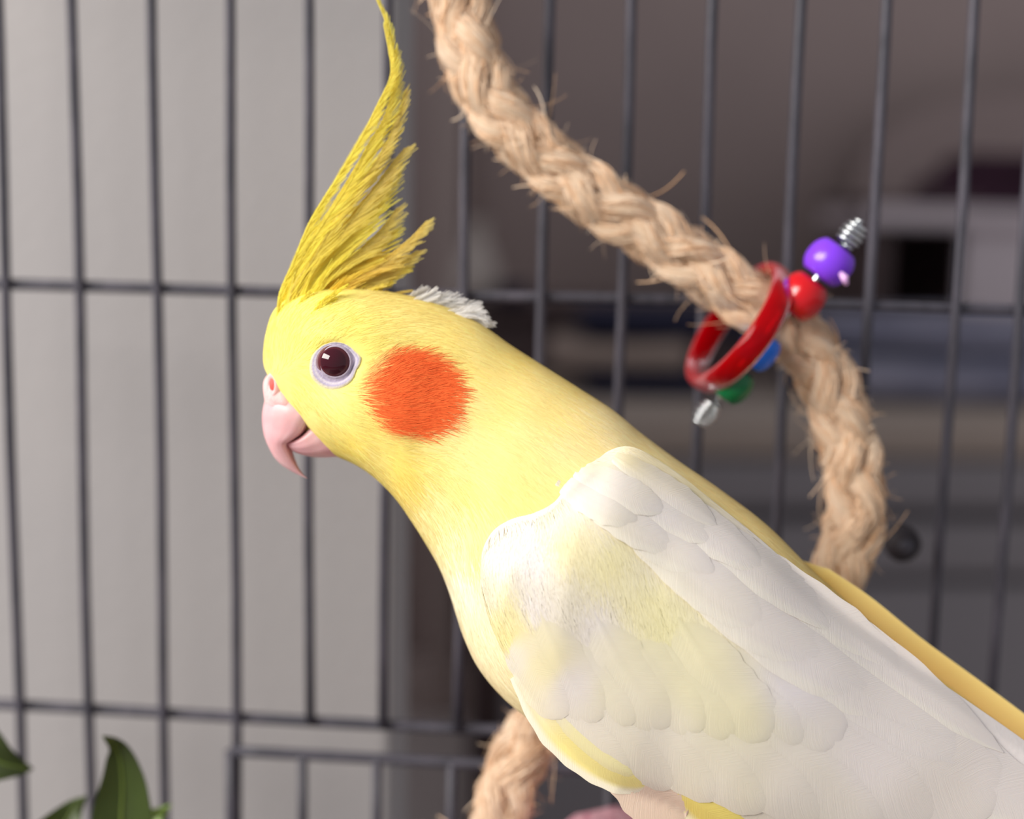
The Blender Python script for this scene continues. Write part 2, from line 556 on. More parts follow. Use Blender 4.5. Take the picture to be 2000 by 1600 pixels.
S_ = np.r_[0, np.cumsum(seg)]
# even spacing
se = np.linspace(0, S_[-1], NR)
RC = np.stack([np.interp(se, S_, RC[:, k]) for k in range(3)], -1)
S_ = se
RT, RN, RB = frames(RC)
rope = thing('sisal_rope', RC[-1], 'thick frayed tan sisal rope braided and looped behind the cockatiel', 'rope')
RR, RA, PIT = .0040, .0009, .068
KS = 14
fib_pts = []
for sgn in (1, -1):
    for k in range(4):
        th = sgn * 2 * np.pi * S_ / PIT + k * np.pi / 2 + (0 if sgn > 0 else np.pi / 4)
        rad = RR + sgn * RA * np.cos(8 * np.pi * S_ / PIT - np.pi / 2) + .00025 * np.sin(S_ * 190 + k * 2.1 + sgn)
        od = np.cos(th)[:, None] * RN + np.sin(th)[:, None] * RB
        C = RC + rad[:, None] * od
        T = np.gradient(C, axis=0)
        T /= np.linalg.norm(T, axis=1, keepdims=True)
        Wd = np.cross(T, od)
        Wd /= np.linalg.norm(Wd, axis=1, keepdims=True)
        Od = np.cross(Wd, T)
        aa = np.linspace(0, 2 * np.pi, KS, endpoint=False)
        fat = (1 + .10 * np.sin(S_ * 260 + k * 1.3 + 2 * sgn))[:, None, None]
        # a strand is a bundle of yarns: lobed section slowly twisting
        lob = 1 + .09 * np.cos(5 * aa[None, :] + S_[:, None] * 420)
        V = C[:, None] + fat * lob[..., None] * (.0027 * np.cos(aa)[None, :, None] * Wd[:, None] + .0019 * np.sin(aa)[None, :, None] * Od[:, None])
        uv = np.stack([np.broadcast_to(np.arange(KS) / KS, (NR, KS)) + 0 * S_[:, None], np.broadcast_to(S_[:, None] * 0, (NR, KS))], -1)
        uv = np.stack([np.broadcast_to(S_[:, None] * 6 + k * .37, (NR, KS)), np.broadcast_to(np.abs(np.arange(KS) / KS - .5)[None] * .5 + k + sgn * 5, (NR, KS))], -1)
        Fc = grid_faces(NR, KS, True).tolist() + [list(range(KS))[::-1], [(NR - 1) * KS + j for j in range(KS)]]
        mk('strand', V.reshape(-1, 3), Fc, M['rope'], rope, uv=uv.reshape(-1, 2))
        fib_pts.append((C, T, Wd, Od))


def ribbons(P, r0, r1):
    """thin 3-sided tubes; P (n, m, 3) -> verts, faces"""
    n, m, _ = P.shape
    T = np.gradient(P, axis=1)
    T /= np.linalg.norm(T, axis=2, keepdims=True) + 1e-12
    A = np.cross(T, np.array([.31, .52, .8]))
    A /= np.linalg.norm(A, axis=2, keepdims=True) + 1e-12
    Bv = np.cross(T, A)
    rr = (r0[:, None] * np.linspace(1, 0, m)[None] + r1[:, None] * np.linspace(0, 1, m)[None])[..., None]
    V = np.stack([P + rr * (math.cos(q) * A + math.sin(q) * Bv) for q in (0, 2.094, 4.189)], 2)
    V = V.reshape(-1, 3)
    i, j, k = np.meshgrid(np.arange(n), np.arange(m - 1), np.arange(3), indexing='ij')
    b = i * m * 3 + j * 3
    k2 = (k + 1) % 3
    return V, np.stack([b + k, b + k2, b + 3 + k2, b + 3 + k], -1).reshape(-1, 4)


def fibre_col(n):
    a, b = lin((252, 230, 204)), lin((228, 180, 134))
    t = rng.random(n)[:, None]
    return a * t + b * (1 - t)


# yarns lying on the strands
nf, mf = 5200, 6
P = np.zeros((nf, mf, 3))
for q in range(nf):
    C, T, Wd, Od = fib_pts[q % 8]
    i0 = rng.integers(4, NR - 40)
    ln = rng.integers(10, 26)
    a0 = rng.uniform(-.2, math.pi + .2)
    da = rng.normal(0, .5)
    for j in range(mf):
        i = min(NR - 1, i0 + ln * j // (mf - 1))
        a_ = a0 + da * j / (mf - 1)
        lift = 1.06 + .12 * rng.random() + (.25 * (j / (mf - 1)) ** 3 if q % 6 == 0 else 0)
        P[q, j] = C[i] + lift * (.0027 * math.cos(a_) * Wd[i] + .0019 * math.sin(a_) * Od[i])
V, Fc = ribbons(P, np.full(nf, .00016), np.full(nf, .00010))
o = mk('yarn_fibres', V, Fc, M['fibre'], rope, col=np.repeat(fibre_col(nf), mf * 3, 0))
o['kind'] = 'stuff'
# loose frayed ends
nf, mf = 950, 8
P = np.zeros((nf, mf, 3))
for q in range(nf):
    i = rng.integers(2, NR - 2)
    th = rng.uniform(0, 2 * math.pi)
    od = math.cos(th) * RN[i] + math.sin(th) * RB[i]
    tdir = RT[i] * rng.choice([-1, 1])
    big = rng.random() < .16
    L = rng.uniform(.006, .014) if big else rng.uniform(.002, .006)
    d = od * rng.uniform(.4, 1.0) + tdir * rng.uniform(.5, 1.2)
    d /= np.linalg.norm(d)
    crv = rng.normal(0, 1, 3)
    crv -= d * (crv @ d)
    p = RC[i] + od * (RR + .0016)
    for j in range(mf):
        P[q, j] = p
        p = p + d * L / (mf - 1)
        d = d + crv * rng.uniform(.04, .22)
        d /= np.linalg.norm(d)
wd_ = np.where(rng.random(nf) < .16, .00026, .00010)
V, Fc = ribbons(P, wd_, wd_ * .5)
o = mk('loose_fibres', V, Fc, M['fibre'], rope, col=np.repeat(fibre_col(nf), mf * 3, 0))
o['kind'] = 'stuff'

# ------------------------------------------------------------------ red ring on the rope
e1 = 155 * R + 235 * U
e1 /= np.linalg.norm(e1)
mm = .835 * R - .55 * U
mm -= e1 * (mm @ e1)
mm /= np.linalg.norm(mm)
al = math.radians(12)
e2 = -F * math.cos(al) + mm * math.sin(al)
e3 = np.cross(e1, e2)
rc = pw(1443, 640, .291)
RM = .0147
n1, n2 = 96, 18
t1 = np.linspace(0, 2 * np.pi, n1, endpoint=False)
t2 = np.linspace(0, 2 * np.pi, n2, endpoint=False)
rr_ = RM + .0016 * np.cos(t2)
ax_ = .0029 * np.sign(np.sin(t2)) * np.abs(np.sin(t2)) ** .8
V = rc + rr_[None, :, None] * (np.cos(t1)[:, None, None] * e1 + np.sin(t1)[:, None, None] * e2) + ax_[None, :, None] * e3
i, j = np.meshgrid(np.arange(n1), np.arange(n2), indexing='ij')
Fc = np.stack([i * n2 + j, i * n2 + (j + 1) % n2, ((i + 1) % n1) * n2 + (j + 1) % n2, ((i + 1) % n1) * n2 + j], -1).reshape(-1, 4)
tag(mk('plastic_ring', V.reshape(-1, 3), Fc, M['ring']), 'glossy transparent red plastic ring threaded over the sisal rope', 'ring')

# ------------------------------------------------------------------ bead toy
wA, wB = pw(1668, 452, .281), pw(1376, 812, .2895)
wdir = (wA - wB) / np.linalg.norm(wA - wB)
toy = thing('bead_toy', wB, 'four coloured pony beads on a silver wire pushed through the rope', 'bead toy')
wv, wf = tube(np.array([wB + (wA - wB) * t for t in np.linspace(.06, .94, 12)]), .0006, 8)
mk('wire', wv, wf, M['silver'], toy)


def bead(px, py, m, r=.0052, h=.0038):
    c = None
    best = 1e9
    for t in np.linspace(0, 1, 400):
        p = wB + (wA - wB) * t
        x, y, _ = topx(p)
        e = (x - px) ** 2 + (y - py) ** 2
        if e < best:
            best, c = e, p
    pr = []
    for a_ in np.linspace(-1, 1, 13):
        pr.append((r * (1 - .30 * abs(a_) ** 2.6), h * a_))
    pr = [(.0016, -h * .9), (.0022, -h)] + pr + [(.0022, h), (.0016, h * .9), (.0016, -h * .9)]
    V, Fc = lathe(pr, c, wdir, 40)
    return mk('bead', V, Fc, M[m], toy)


b1 = bead(1620, 512, 'b_purple')
bead(1576, 588, 'b_red', .0050, .0042)
bead(1495, 694, 'b_blue', .0043, .0038)
bead(1443, 760, 'b_green', .0047, .0036)
sp0 = pw(1643, 535, .277)
sv, sf = tube(np.array([sp0, pw(1650, 543, .2755), pw(1653, 556, .2762)]), np.array([.0006, .0009, .0005]), 10)
mk('plastic_nub', sv, sf, mat('lilac_plastic', (226, 176, 232), .3), b1)
for e_, sg in ((wA, 1), (wB, -1)):
    T_, N_, B_ = frames(np.array([e_ - wdir * sg * .002, e_, e_ + wdir * sg * .002]))
    t = np.linspace(0, 1, 90)
    ang = t * 2 * np.pi * 5
    rad = .0026 * np.sin(np.pi * (.18 + .72 * t)) ** .7
    P = e_ + sg * wdir * ((t - .6) * .0058)[:, None] + rad[:, None] * (np.cos(ang)[:, None] * N_[1] + np.sin(ang)[:, None] * B_[1])
    V, Fc = tube(P, .0004, 8)
    mk('wire_coil', V, Fc, M['silver'], toy)

# ------------------------------------------------------------------ leafy plant
PD = 30.3
proot = pw(215, 1900, PD / 100)
plant = thing('leafy_plant', (proot[0], proot[1], ZB), 'small green plant with curling pointed leaves against the cage', 'plant')


def leaf(path, hw, m, curl=0.0, dd=0.0, fold=.25):
    nu, nv = 30, 11
    c = catmull(path, nu)
    T = np.gradient(c, axis=0)
    T /= np.linalg.norm(T, axis=1, keepdims=True)
    N = np.stack([-T[:, 1], T[:, 0]], -1)
    t = np.linspace(0, 1, nu)
    prof = np.interp(t, [0, .08, .2, .32, .5, .6, .7, .83, .92, 1], [.15, .6, .95, .97, .72, .55, .40, .24, .13, .01]) * hw
    v = np.linspace(-1, 1, nv)
    px = c[:, 0, None] + N[:, 0, None] * prof[:, None] * v
    py = c[:, 1, None] + N[:, 1, None] * prof[:, None] * v
    dep = PD + dd - fold * np.abs(v)[None] * prof[:, None] / 60 + curl * (t ** 3)[:, None] + .06 * np.sin(t * 9)[:, None] * v[None] ** 2
    V = pw(px, py, dep / 100)
    back = V + F * .0004
    Va = np.vstack([V.reshape(-1, 3), back.reshape(-1, 3)])
    f1 = grid_faces(nu, nv)
    f2 = grid_faces(nu, nv, base=nu * nv)[:, ::-1]
    o = mk('leaf', Va, np.vstack([f1, f2]), M[m], plant)
    vv, vf = tube(pw(c[:, 0], c[:, 1], (dep[:, nv // 2] - .02) / 100), np.linspace(.0006, .0001, nu), 6)
    mk('midrib', vv, vf, M['stem'], o)
    st = [pw(c[0, 0], c[0, 1], (PD + dd) / 100), pw(c[0, 0] * .6 + 215 * .4, 1800, (PD + dd * .5) / 100), proot]
    sv, sf = tube(catmull(np.array(st), 12), .0008, 8)
    mk('stem', sv, sf, M['stem'], plant)


leaf([(238, 1740), (238, 1660), (238, 1590), (240, 1530), (234, 1480), (224, 1456), (200, 1438)], 62, 'leaf', -.9)
leaf([(-110, 1440), (-60, 1462), (-10, 1486), (30, 1498), (64, 1503)], 64, 'leaf', .3, .5)
leaf([(70, 1740), (90, 1690), (118, 1625), (140, 1585), (168, 1556)], 66, 'leaf', .2, .6)
leaf([(250, 1660), (275, 1625), (296, 1600), (316, 1586), (336, 1572)], 28, 'leaf_light', .1, .9)
sv, sf = tube(catmull(np.array([proot, proot * .5 + np.array([proot[0], proot[1], ZB + .05]) * .5 + np.array([.004, 0, 0]), np.array([proot[0], proot[1], ZB + .04])]), 14), .0013, 8)
mk('stem', sv, sf, M['stem'], plant)
V, Fc = lathe([(0, 0), (.018, 0), (.025, .045), (.028, .046), (.028, .052), (.024, .052), (.023, .042), (0, .041)], (proot[0], proot[1], ZB), (0, 0, 1), 36)
mk('pot', V, Fc, M['pot'], plant)

# ------------------------------------------------------------------ pink perch
prad = .0182
pc = pw(1200, 1582, .325)
pc[2] -= prad
pc[1] = pw(1200, 1700, .262)[1]
ny, nk = 60, 48
yy = np.linspace(pc[1] - .055, -.004, ny)
aa = np.linspace(0, 2 * np.pi, nk, endpoint=False)
rr_ = prad + .0006 * rng.normal(size=(ny, nk)) * .5 + .0005 * np.sin(aa * 3)[None] * np.sin(yy * 90)[:, None]
endr = np.clip(1 - ((np.abs(np.linspace(-1, 1, ny)) - .93) / .07).clip(0) ** 2 * .35, 0, 1)[:, None]
V = np.stack([pc[0] + rr_ * endr * np.cos(aa), np.broadcast_to(yy[:, None], (ny, nk)), pc[2] + rr_ * endr * np.sin(aa)], -1).reshape(-1, 3)
Fc = grid_faces(ny, nk, True).tolist() + [list(range(nk))[::-1], [(ny - 1) * nk + j for j in range(nk)]]
tag(mk('perch', V, Fc, M['pumice']), 'rough pink pumice perch under the cockatiel', 'perch')

# ------------------------------------------------------------------ cockatiel
bird = thing('cockatiel', pw(1240, 1640, D0), 'lutino cockatiel, cream and yellow with an orange cheek patch and raised crest', 'bird')

# ---- pigment and feather-flow fields, given at places on the bird in frame pixels


def idw(samples, px, py, p=3.2):
    S = np.array([s[:2] for s in samples], float)
    Vv = np.array([s[2] for s in samples], float)
    q = np.stack([np.ravel(px), np.ravel(py)], -1).astype(np.float64)
    out = np.zeros((len(q), Vv.shape[1]))
    for a_ in range(0, len(q), 20000):
        d = np.linalg.norm(q[a_:a_ + 20000, None] - S[None], axis=2) + 4
        ww = d ** -p
        out[a_:a_ + 20000] = (ww @ Vv) / ww.sum(1, keepdims=True)
    return out


def vnoise(px, py, s, seed=0):
    """smooth value noise in 0..1 on pixel coordinates"""
    x, y = np.ravel(px) / s + seed * 17.3 + 100, np.ravel(py) / s + seed * 9.1 + 100
    xi, yi = np.floor(x).astype(int), np.floor(y).astype(int)
    fx, fy = x - xi, y - yi
    fx, fy = fx * fx * (3 - 2 * fx), fy * fy * (3 - 2 * fy)

    def h(a_, b_):
        v = np.sin(a_ * 127.1 + b_ * 311.7 + seed * 74.7) * 43758.5453
        return v - np.floor(v)
    return (h(xi, yi) * (1 - fx) + h(xi + 1, yi) * fx) * (1 - fy) + (h(xi, yi + 1) * (1 - fx) + h(xi + 1, yi + 1) * fx) * fy


YEL, YEL2, PALE, CREAM, LIL, GOLD = (252, 232, 84), (250, 226, 104), (250, 234, 150), (250, 240, 200), (242, 234, 230), (236, 196, 84)
COLS = [(530, 640, (253, 238, 84)), (560, 560, (253, 236, 72)), (620, 600, (253, 234, 78)), (700, 610, (250, 226, 90)), (590, 740, (250, 230, 100)),
        (640, 640, (252, 234, 96)), (640, 790, (252, 236, 110)), (680, 850, (251, 228, 92)), (720, 920, (252, 234, 116)), (790, 930, (252, 226, 80)),
        (780, 640, (250, 226, 104)), (880, 680, (250, 226, 104)), (920, 780, (250, 228, 120)), (900, 850, (250, 232, 140)), (960, 720, (250, 226, 112)),
        (1050, 780, (250, 228, 122)), (1000, 860, (248, 228, 130)), (1100, 850, (250, 230, 144)), (1180, 830, (250, 232, 160)), (900, 960, (250, 228, 118)),
        (1000, 950, (250, 226, 118)), (1060, 940, (250, 226, 124)), (850, 1000, (252, 234, 142)), (880, 1060, (252, 240, 172)), (930, 1050, (252, 234, 132)),
        (890, 1140, (250, 242, 205)), (930, 1250, (250, 238, 188)), (980, 1340, (250, 238, 180)), (1060, 1420, (250, 240, 190)),
        (1250, 1580, (250, 236, 160)), (1400, 1640, (248, 228, 120)), (1600, 1740, (248, 232, 150)),
        (1280, 870, (250, 232, 158)), (1400, 960, (250, 228, 146)), (1500, 1030, (250, 226, 136)), (1600, 1120, (250, 222, 122)),
        (1700, 1220, (250, 214, 100)), (1850, 1330, (250, 212, 94)), (2000, 1430, (250, 214, 100))]
WCOLS = [(950, 1060, (252, 244, 214)), (990, 1040, (248, 238, 212)), (1030, 1060, (245, 239, 236)), (945, 1130, (252, 244, 208)), (975, 1160, (253, 240, 150)), (985, 1220, (253, 238, 140)),
         (1030, 1150, (244, 236, 226)), (1000, 1290, (248, 240, 214)), (1060, 1300, (251, 240, 184)), (1110, 1030, (250, 238, 176)), (1180, 1060, (250, 240, 172)),
         (1250, 1150, (249, 240, 178)), (1290, 1200, (248, 240, 180)), (1150, 1200, (243, 235, 224)), (1120, 1340, (244, 236, 226)), (1200, 1340, (247, 239, 206)),
         (1350, 1290, (248, 240, 192)), (1420, 1400, (248, 240, 196)), (1300, 1440, (246, 238, 210)), (1400, 1520, (246, 238, 206)), (1560, 1330, (245, 238, 238)),
         (1700, 1480, (245, 236, 233)), (1600, 1560, (244, 236, 218)), (1850, 1560, (242, 232, 222)), (1950, 1500, (245, 235, 230)),
         (1240, 890, (249, 234, 178)), (1165, 895, (246, 236, 200)), (1320, 930, (248, 234, 184)), (1210, 940, (244, 236, 214)), (1150, 960, (246, 240, 224)), (1300, 1010, (245, 238, 230)), (1400, 1080, (245, 237, 230)), (1550, 1200, (245, 237, 230)), (1750, 1340, (245, 236, 230))]
PATCH = (793, 770, 88, 87)


def body_col(px, py):
    c = idw([(a_, b_, lin(v)) for a_, b_, v in COLS], px, py)
    c = (c * .89 + .11 * lin((254, 246, 220))) * np.where(np.ravel(px)[:, None] > 700, np.array([1.0, .95, .97]), np.array([1.0, .98, 1.0]))
    n = vnoise(px, py, 46, 1)[:, None]
    c = c * (1 - .5 * n) + .5 * n * (c * .72 + .28 * lin((252, 242, 214)))
    r = np.hypot((np.ravel(px) - PATCH[0]) / PATCH[2], (np.ravel(py) - PATCH[1]) / PATCH[3])
    r = r + .10 * (vnoise(px, py, 22, 3) - .5) + .05 * (vnoise(px, py, 8, 4) - .5)
    k = np.clip((1.12 - r) / .26, 0, 1)[:, None]
    k = k * k * (3 - 2 * k)
    org = lin((252, 110, 56)) * (1 - .0 * k)
    c = c * (1 - k) + org * k
    return c


def wing_col(px, py):
    c = idw([(a_, b_, lin(v)) for a_, b_, v in WCOLS], px, py)
    n = vnoise(px, py, 60, 2)[:, None]
    c = c * (1 - .25 * n) + .25 * n * lin((242, 232, 228))
    return (c * .86 + .14 * lin((240, 232, 226))) * .93


FLOW = [(525, 690, (.1, -1)), (540, 620, (.35, -.93)), (600, 590, (.5, -.86)), (660, 600, (.7, -.7)), (720, 620, (.92, -.38)), (600, 660, (.7, -.7)), (590, 750, (.8, .5)), (610, 790, (.8, .6)),
        (720, 660, (.95, -.3)), (740, 720, (.85, -.5)), (790, 770, (.95, -.28)), (800, 840, (.99, .08)), (690, 820, (.9, .3)), (690, 900, (.75, .6)), (780, 960, (.62, .78)),
        (900, 850, (.85, .5)), (880, 640, (.9, .4)), (820, 600, (.98, .15)), (960, 720, (.8, .58)), (1060, 800, (.78, .62)), (1000, 930, (.75, .65)), (860, 1060, (.38, .92)), (930, 1280, (.5, .86)),
        (1040, 1400, (.66, .75)), (955, 1090, (.1, 1)), (1050, 1050, (.12, .99)), (1200, 1100, (.18, .98)), (1150, 1250, (.3, .95)), (1300, 1200, (.2, .97)), (1400, 1320, (.5, .86)), (1500, 1500, (.68, .73)),
        (1180, 900, (.8, .6)), (1250, 950, (.8, .6)), (1500, 1130, (.74, .67)), (1800, 1350, (.8, .6)), (1300, 890, (.82, .57)), (1250, 1580, (.76, .65)), (2000, 1600, (.84, .54))]


def flow(px, py):
    f = idw(FLOW, px, py, 3.0)
    return f / np.linalg.norm(f, axis=1, keepdims=True)


# ---- body: one continuous surface lofted from beak base to rump
ST = [((530, 742), (646, 880), .34), ((516, 708), (660, 892), .64), ((522, 650), (690, 905), 1.04), ((545, 598), (725, 926), 1.37), ((606, 566), (755, 952), 1.64),
      ((690, 562), (780, 980), 1.68), ((770, 572), (805, 1017), 1.66), ((850, 592), (832, 1060), 1.62), ((925, 624), (858, 1106), 1.64), ((1000, 676), (876, 1150), 1.74),
      ((1060, 714), (891, 1197), 1.9), ((1130, 758), (908, 1247), 2.08), ((1195, 800), (935, 1302), 2.25), ((1250, 845), (980, 1356), 2.38), ((1320, 897), (1035, 1402), 2.46),
      ((1400, 952), (1100, 1452), 2.5), ((1495, 1024), (1180, 1512), 2.48), ((1590, 1118), (1260, 1572), 2.38), ((1690, 1206), (1360, 1632), 2.2), ((1790, 1292), (1480, 1690), 1.95),
      ((1890, 1366), (1620, 1735), 1.7), ((1990, 1440), (1780, 1770), 1.45), ((2110, 1530), (1960, 1800), 1.15), ((2230, 1630), (2140, 1810), .8)]
NS, NA = 220, 128
st = catmull([(*a_, *b_, c_) for a_, b_, c_ in ST], NS)
Uw, Lw = bp(st[:, 0], st[:, 1], 0), bp(st[:, 2], st[:, 3], 0)
Cc, Ee = (Uw + Lw) / 2, (Uw - Lw) / 2
an = np.linspace(0, 2 * np.pi, NA, endpoint=False)
ca = np.sign(np.cos(an)) * np.abs(np.cos(an)) ** .96
sa = np.sign(np.sin(an)) * np.abs(np.sin(an)) ** .92
BV = Cc[:, None] + ca[None, :, None] * Ee[:, None] + (st[:, 4] / 100)[:, None, None] * sa[None, :, None] * (-F)
# a slight fold where head feathers meet the mantle, soft cheeks
bvx, bvy, bvz = topx(BV.reshape(-1, 3))


def mirpx(Pw):
    x, y, z = topx(Pw)
    far = z < 0
    if far.any():
        Pm = mirror(np.asarray(Pw)[far])
        x2, y2, z2 = topx(Pm)
        x[far], y[far] = x2, y2
    return x, y, z


bulge = (.10 * np.exp(-(((bvx - 790) / 90) ** 2 + ((bvy - 790) / 90) ** 2)) + .05 * (vnoise(bvx, bvy, 70, 5) - .5)
         - .16 * np.exp(-(((bvx - 655) / 46) ** 2 + ((bvy - 712) / 40) ** 2)) - .25 * np.exp(-(np.hypot(bvx - 655, bvy - 707) / 32) ** 4) + .07 * np.exp(-(((bvx - 640) / 60) ** 2 + ((bvy - 652) / 16) ** 2)))
side = np.tile(sa, NS)
BV = BV.reshape(-1, 3) + (bulge * side / 100)[:, None] * (-F)
capA, capB = bp(562, 818, 0), bp(2270, 1740, 0)
BVa = np.vstack([BV, capA, capB])
BF = grid_faces(NS, NA, True).tolist()
BF += [[NS * NA, (j + 1) % NA, j] for j in range(NA)] + [[NS * NA + 1, (NS - 1) * NA + j, (NS - 1) * NA + (j + 1) % NA] for j in range(NA)]
mx_, my_, mz_ = mirpx(BVa)
body = mk('body', BVa, BF, M['body'], bird, col=body_col(mx_, my_))

px_, py_, pz_ = topx(BVa)
bvh_body_px = BVHTree.FromPolygons([Vector(v) for v in np.stack([px_, py_, pz_ * 100], -1)], BF)
bvh_body = BVHTree.FromPolygons([Vector(v) for v in BVa], BF)


def surf_px(tree, px, py):
    out = np.zeros(len(px))
    for k in range(len(px)):
        h = tree.ray_cast(Vector((px[k], py[k], 1000)), Vector((0, 0, -1)))
        if h[0] is None:
            h = tree.find_nearest(Vector((px[k], py[k], 100)))
        out[k] = h[0].z / 100
    return out


# ---- wing shells
WT = [(939, 1110), (944, 1070), (965, 1034), (1000, 1012), (1045, 999), (1085, 976), (1115, 934), (1165, 894), (1230, 872), (1310, 915), (1400, 985), (1500, 1066), (1620, 1176), (1750, 1273), (1900, 1376), (2000, 1446), (2200, 1592), (2450, 1790)]
WB = [(939, 1112), (940, 1150), (950, 1195), (966, 1240), (985, 1282), (1012, 1330), (1045, 1384), (1085, 1440), (1130, 1488), (1180, 1525), (1240, 1548), (1320, 1578), (1420, 1640), (1560, 1715), (1720, 1770), (1980, 1850), (2300, 1930)]
NU, NV = 120, 48
wt, wb = catmull(WT, NU), catmull(WB, NU)
tu = np.linspace(0, 1, NU)
vv = (1 - np.cos(np.linspace(0, np.pi, NV))) / 2
wpx = wt[:, 0, None] * (1 - vv) + wb[:, 0, None] * vv
wpy = wt[:, 1, None] * (1 - vv) + wb[:, 1, None] * vv
ztop = np.interp(tu, [0, .1, .25, .45, .65, 1], [1.35, 1.55, 1.9, 1.72, 1.45, .9])
zmid = np.interp(tu, [0, .08, .2, .4, .7, 1], [1.35, 2.15, 2.62, 2.78, 2.5, 1.3])
zbot = np.interp(tu, [0, .1, .3, .6, 1], [1.35, 1.55, 1.75, 1.8, 1.1])
q = vv[None]
wz = ztop[:, None] * (1 - q) ** 2 + zbot[:, None] * q ** 2 + 2 * q * (1 - q) * (2 * zmid - .5 * (ztop + zbot))[:, None]
bodyz = surf_px(bvh_body_px, wpx.ravel(), wpy.ravel()).reshape(NU, NV)
wz = np.maximum(wz, bodyz + .10)
for _ in range(4):
    wz[1:-1, 1:-1] = (wz[1:-1, 1:-1] * 2 + wz[:-2, 1:-1] + wz[2:, 1:-1] + wz[1:-1, :-2] + wz[1:-1, 2:]) / 6
edge = np.minimum(1, np.minimum(q / .05, (1 - q) / .05)) * np.minimum(1, tu / .03)[:, None]
wz_o = wz - .12 * (1 - edge)
# folds in the lesser coverts near the scapulars
WV = bp(wpx, wpy, wz_o).reshape(-1, 3)
WI = bp(wpx, wpy, wz - .26).reshape(-1, 3)
WVa = np.vstack([WV, WI])
f1 = grid_faces(NU, NV)
f2 = grid_faces(NU, NV, base=NU * NV)[:, ::-1]
bd_ = [i * NV for i in range(NU)] + [(NU - 1) * NV + j for j in range(1, NV)] + [i * NV + NV - 1 for i in range(NU - 2, -1, -1)] + [j for j in range(NV - 2, 0, -1)]
fs = np.array([[a_, b_, b_ + NU * NV, a_ + NU * NV] for a_, b_ in zip(bd_, bd_[1:] + bd_[:1])])
WF = np.vstack([f1, f2, fs])
wcol = wing_col(np.r_[wpx.ravel(), wpx.ravel()], np.r_[wpy.ravel(), wpy.ravel()])
wing = mk('wing', WVa, WF[:, ::-1], M['body'], bird, col=wcol)
bvh_wing_px = BVHTree.FromPolygons([Vector(v) for v in np.stack([wpx.ravel(), wpy.ravel(), wz_o.ravel() * 100], -1)], f1.tolist())
bvh_wing = BVHTree.FromPolygons([Vector(v) for v in WV], f1.tolist())
# far wing: its upper edge shows above the back
WT2 = [(1150, 830), (1240, 880), (1330, 930), (1420, 985), (1500, 1030), (1570, 1078), (1620, 1112), (1700, 1166), (1800, 1247), (1900, 1320), (2000, 1394), (2200, 1545), (2420, 1730)]
wt2 = catmull(WT2, NU)
far = mirror(bp(wpx, wpy, wz_o * .96).reshape(-1, 3)).reshape(NU, NV, 3)
fx, fy, fz = topx(far.reshape(-1, 3))
fx, fy, fz = [v.reshape(NU, NV).copy() for v in (fx, fy, fz)]
tgt = np.stack([np.interp(wt[:, 0], wt2[:, 0], wt2[:, 0]), np.interp(wt[:, 0], wt2[:, 0], wt2[:, 1])], -1)
wgt = np.clip((wt[:, 0] - 1500) / 120, 0, 1)[:, None] * np.clip(1 - vv / .6, 0, 1)[None] ** 1.5
fx = fx + wgt * (tgt[:, 0] - fx[:, 0])[:, None]
fy = fy + wgt * (tgt[:, 1] - fy[:, 0])[:, None]
fz = fz * (1 - .55 * wgt)
FVo = bp(fx, fy, fz).reshape(-1, 3)
FVi = bp(fx, fy, fz + .22).reshape(-1, 3)
fcol = wing_col(np.r_[wpx.ravel(), wpx.ravel()], np.r_[wpy.ravel(), wpy.ravel()])
kk = np.r_[wgt.ravel(), wgt.ravel()][:, None] ** .5
fcol = fcol * (1 - kk) + lin((250, 226, 150)) * kk
mk('wing', np.vstack([FVo, FVi]), WF, M['body'], bird, col=fcol)


# ---- vane feathers on the wing
def wsurf(px, py):
    sh = px.shape
    return surf_px(bvh_wing_px, px.ravel(), py.ravel()).reshape(sh)


